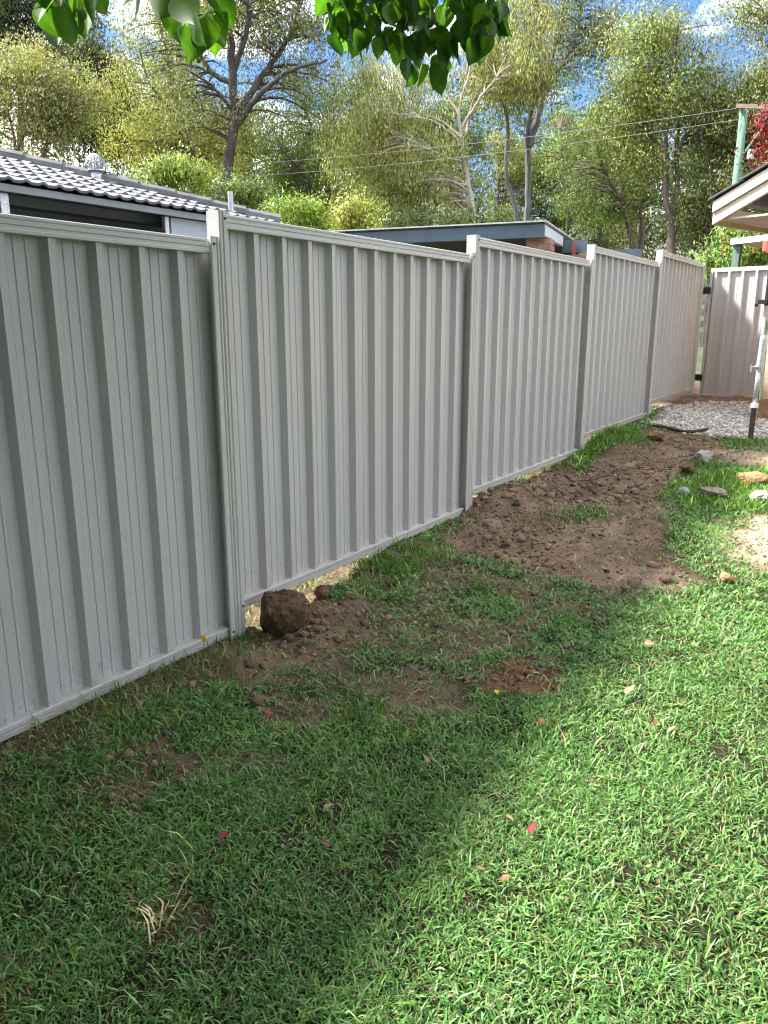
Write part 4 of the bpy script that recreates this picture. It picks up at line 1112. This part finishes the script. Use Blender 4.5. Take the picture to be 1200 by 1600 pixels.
# ---------------------------------------------------------------- fallen leaves and flowers
def leaf_mesh(name, L0, W0, c, curl=.2, fold=.25, tipv=0.0, cols=None):
    n = 8; V, F, C = [], [], []
    for i in range(n + 1):
        u = i / n
        w = W0 * .5 * (math.sin(math.pi * min(1, u * 1.02) ** .62) ** .8 if u < 1 else 0) * (1 if u < .75 else (1 - (u - .75) / .25) ** .8 + .02)
        x = u * L0; z = -curl * L0 * u * u
        V += [(x, w, z + fold * w), (x, w * .5, z + fold * w * .35), (x, 0, z), (x, -w * .5, z + fold * w * .35), (x, -w, z + fold * w)]
        for kk in range(5): C.append(np.array(c) * (1.25 if kk == 2 else 1.0) * (1 + .1 * math.sin(i * 2.1 + kk)))
    for i in range(n):
        for kk in range(4):
            a = i * 5 + kk; F.append((a, a + 1, a + 6, a + 5))
    return np.array(V), np.array(F), np.array(C)
def fallen(lab, px, py, c, s=.045, tilt=.55):
    P = gpx(px, py); z = float(yard_z(P[0], P[1]))
    V, F, C = leaf_mesh('l', s, s * .62, c, random.uniform(-.25, .3), random.uniform(.2, .6))
    o = link('fallen_leaf', np_mesh('fallen_leaf', V, [F], M_DRYLEAF, colr=np.clip(C * .85, 0, 1), smooth=True))
    o.location = (P[0], P[1], z + .034); o.rotation_euler = (random.uniform(-tilt, tilt), random.uniform(-tilt, tilt) - .1, random.uniform(0, 6.28))
    tag(o, lab, 'leaf')
CR, BRN, TAN, YL = (.20, .02, .035), (.18, .085, .045), (.34, .22, .13), (.75, .50, .03)
for a in (('crimson fallen leaf in the shaded lawn near the thin twig', 357, 1316, CR, .042), ('crimson fallen leaf in the lawn right of centre', 828, 1320, CR, .045),
          ('small brown curled leaf below the right crimson leaf', 782, 1390, BRN, .035), ('small red leaf below the big rock', 420, 1128, (.45, .03, .04), .03),
          ('tan dry leaf in the middle of the lawn', 543, 1214, TAN, .045), ('pale brown leaf right of the tan dry leaf', 668, 1211, TAN, .04),
          ('small pale leaf above the dark brown leaf at centre', 508, 1280, TAN, .035), ('dark brown leaf below the small pale leaf', 516, 1338, (.12, .05, .04), .04),
          ('pinkish dry leaf on soil below the first fence bay', 303, 1088, (.40, .25, .19), .045), ('pale dry leaf at the top of the bright lawn', 1005, 1016, TAN, .05),
          ('upright tan leaf standing in the grass right of the reddish soil', 975, 1096, TAN, .055), ('dark red leaf in bright grass at the lower right', 1019, 1454, (.16, .025, .025), .045),
          ('brown leaf below the reddish soil patch', 842, 1136, BRN, .04), ('small red-brown leaf left of the reddish soil patch', 650, 1138, BRN, .035),
          ('orange-tan leaf in bright grass right of the upright leaf', 1042, 1157, (.45, .25, .12), .04), ('brown leaf beside the upright tan leaf', 1020, 1145, BRN, .04),
          ('bright yellow petal at the reddish soil patch', 774, 1088, YL, .03), ('pale leaf among twigs left of the reddish soil', 655, 1105, TAN, .035),
          ('red leaf in grass beside the bare soil at right', 1108, 892, (.40, .03, .03), .05), ('small dark red leaf left of the crimson one', 805, 1290, (.20, .03, .03), .03),
          ('pale small leaf beside the dark red leaf', 790, 1288, TAN, .03), ('pale leaf lying on the bare dark soil', 947, 901, TAN, .05)):
    fallen(*a)
P = gpx(320, 1040); z = float(yard_z(P[0], P[1]))
fl = empty('yellow_flower', (P[0], P[1], z)); tag(fl, 'single yellow flower on a thin stem near the first post', 'flower')
MB().tube([(0, 0, -.01), (.004, 0, .04), (.0, .003, .075)], [.0018, .0016, .0014], 6).build('stem', mat('stem_green', (.08, .15, .04), .6), fl)
for i in range(4):
    V, F, C = leaf_mesh('p', .042, .020, (.80, .55, .02), .05, .3)
    o = link('petal', np_mesh('petal', V, [F], M_DRYLEAF, colr=C), fl, (0, 0, .072), (0, -1.15 - .1 * i, i * 1.57))
# bleached straw clump on the left lawn
P = gpx(245, 1450); z = float(yard_z(P[0], P[1]))
sg = empty('straw_clump', (P[0], P[1], z)); tag(sg, 'clump of bleached pale straw stalks in the shaded left lawn', 'straw clump')
for i in range(18):
    a = random.uniform(0, 6.28); L0 = random.uniform(.05, .13); b0 = np.array([random.gauss(0, .03), random.gauss(0, .03), 0])
    e = b0 + np.array([math.cos(a) * L0 * .6, math.sin(a) * L0 * .6, L0 * random.uniform(.5, .95)]); m_ = (b0 + e) / 2 + np.array([random.gauss(0, .008), random.gauss(0, .008), .018])
    mb = MB(); s_ = np.array([-math.sin(a), math.cos(a), 0]) * .0022
    mb.add([b0 - s_, b0 + s_, m_ + s_, m_ - s_, e], [(0, 1, 2, 3), (3, 2, 4)])
    mb.build('stalk', mat('bleached_straw', (.72, .62, .33), .6, var=.15), sg)

# ---------------------------------------------------------------- the tree the camera stands under: leafy twigs hang into the top of the view
TB = np.array([2.9, -4.9, -.3])
ot = empty('shade_tree', tuple(TB)); tag(ot, 'broad-leaved tree whose leafy twigs hang into the top of the view', 'tree')
TV_, TF_ = [], []; nv = 0
def add_tube(P, R, n=8, k=12):
    global nv
    Q_ = smooth_line(P, k); V, F = tube_np(Q_, np.interp(np.linspace(0, 1, k), np.linspace(0, 1, len(R)), R), n); TV_.append(V); TF_.append(F + nv); nv += len(V); return Q_
TOP = np.array([2.7, -4.7, 2.5])
add_tube([TB + np.array([0, 0, -.3]), np.array([2.85, -4.85, 1.2]), TOP, np.array([2.6, -4.8, 3.8]), np.array([2.9, -4.9, 5.2])], [.17, .14, .12, .08, .04])
QA = np.array([1.35, -1.60, 2.52]); QB = np.array([1.15, -.35, 2.95])
add_tube([TOP, np.array([2.2, -3.6, 3.0]), np.array([1.7, -2.4, 2.9]), QA], [.06, .045, .03, .012])
add_tube([TOP + np.array([0, 0, .4]), np.array([2.5, -3.2, 3.5]), np.array([1.9, -1.6, 3.4]), QB, np.array([.9, .15, 2.85])], [.07, .05, .035, .016, .008])
for a in range(6):
    d = np.array([math.cos(a * 1.05 + .4), math.sin(a * 1.05 + .4), .7]); 
    add_tube([TOP + np.array([0, 0, .5]), TOP + d * 1.0 + np.array([0, 0, .9]), TOP + d * 1.9 + np.array([0, 0, 1.0])], [.05, .03, .012])
LM = []
for i in range(5):
    V, F, C = leaf_mesh('leaf', 1.0, .78, [(.035, .085, .018), (.05, .115, .02), (.07, .15, .025), (.03, .075, .02), (.045, .10, .02)][i], [.12, .25, .05, .3, .18][i], [.25, .15, .35, .2, .3][i])
    LM.append(np_mesh('leaf', V, [F], M_BROAD, colr=C, smooth=True))
rr = np.random.default_rng(19)
def hang_leaf(P, s, spread=1.0):
    o = link('leaf', LM[rr.integers(0, 5)], ot, tuple(P - TB))
    d = unit(np.array([rr.normal() * .33 * spread, rr.normal() * .33 * spread, -1.0]))
    q_ = Vector(d).to_track_quat('X', 'Z'); q_ = q_ @ Matrix.Rotation(rr.uniform(0, 6.28), 4, 'X').to_quaternion()
    o.rotation_mode = 'QUATERNION'; o.rotation_quaternion = q_; o.scale = (s, s, s)
def spray(x, y, D, src, leaves, s):
    """a drooping twig ending near pixel (x, y), leaves at given pixel offsets"""
    tip = at(x, y, D)
    Q_ = add_tube([src, src * .5 + tip * .5 + np.array([0, 0, .12]), tip], [.006, .004, .002], 5, 10)
    for (lx, ly) in leaves:
        P = at(lx, ly, D + rr.uniform(-.10, .10))
        i = int(np.argmin(np.linalg.norm(Q_ - P, axis=1) + .5 * np.maximum(0, P[2] - Q_[:, 2]))); add_tube([Q_[i], Q_[i] * .5 + P * .5 + np.array([0, 0, .008]), P], [.0014, .001, .0009], 4, 4)
        hang_leaf(P, s * rr.uniform(.85, 1.15))
# left sprays
spray(95, -5, 1.62, QA, [(66, -14), (88, -20), (104, -28), (78, 12), (106, 24), (122, 2), (130, -18), (72, -28), (140, -22), (98, 8), (118, -30), (200, -44), (210, -36), (60, -34), (112, -6), (86, -4), (136, 0), (150, -34), (64, 2), (126, 20)], .066)
spray(300, 30, 1.62, QA, [(275, -14), (264, -24), (286, 34), (305, 46), (330, -8), (342, 18), (318, -24), (350, -30), (278, 10), (330, 34), (270, 0), (298, -10), (346, -2), (312, 12), (290, 6), (322, 22), (338, -20), (304, 28), (398, -48), (372, -44)], .066)
# right spray: a thick hanging bunch
lv = []
for _ in range(240):
    x = rr.uniform(505, 790); lim = 32 + 92 * math.exp(-((x - 668) / 48) ** 2) + 38 * math.exp(-((x - 555) / 45) ** 2) + 25 * math.exp(-((x - 745) / 30) ** 2)
    lv.append((x, rr.uniform(-70, lim)))
for (cx_, cy_) in ((560, 0), (640, 20), (668, 70), (750, 10)):
    sub = [p for p in lv if min(((560, 0), (640, 20), (668, 70), (750, 10)), key=lambda q_: (q_[0] - p[0]) ** 2 + .3 * (q_[1] - p[1]) ** 2) == (cx_, cy_)]
    spray(cx_, cy_, 2.6, QB + np.array([rr.normal() * .1, rr.normal() * .1, 0]), sub, .073)
link('trunk', np_mesh('trunk', np.concatenate(TV_) - TB, [np.concatenate(TF_)], M_BARK_GR, smooth=True), ot)
cc_ = []  # crown out of view, enlarged and thickened to darken the fence ribs
while len(cc_) < 2700:
    p = np.array([2.4, -6.8, 4.8]) + unit(rr.normal(size=3)) * rr.uniform(.3, 1) ** .5 * np.array([4.8, 3.5, 4.2])
    if p[2] > max(.6, 2.4 + .75 * (p[1] + 4.5)) and p[1] < -3.2: cc_.append(p)
while len(cc_) < 3700:  # overhead part, added to block sky light from the near bays
    p = np.array([3.0, -2.6, 4.3]) + unit(rr.normal(size=3)) * rr.uniform(.3, 1) ** .5 * np.array([2.5, 3.0, 1.8])
    if p[2] > 1.95 + .40 * math.hypot(p[0] - CAM[0], p[1] - CAM[1]) and p[2] > 2.7 and p[0] > .9: cc_.append(p)
V, F, c = leaf_quads(np.array(cc_), 28, .32, .16, .13, .9, np.array((.045, .10, .02)), .2, rr)
Vq = V.reshape(-1, 4, 3); fx, fy, fd = frame_xy(*Vq.mean(1).T)      # keep the crown's stray leaves clear of the lens
ok = ~((fd > 0) & (fx > -500) & (fx < 1900) & (fy > -140)) & ((Vq[:, :, 2].min(1) > 2.75) | (Vq[:, :, 1].max(1) < -4.2)) & (np.linalg.norm(Vq.mean(1) - CAM, axis=1) > 1.2)
V = Vq[ok].reshape(-1, 3); c = c.reshape(-1, 4, 3)[ok].reshape(-1, 3); F = np.arange(len(V)).reshape(-1, 4)
o = link('crown', np_mesh('crown', V - TB, [F], M_BROAD, colr=c), ot)
print('TRIS', sum(len(m.loops) - 2 * len(m.polygons) for m in bpy.data.meshes))
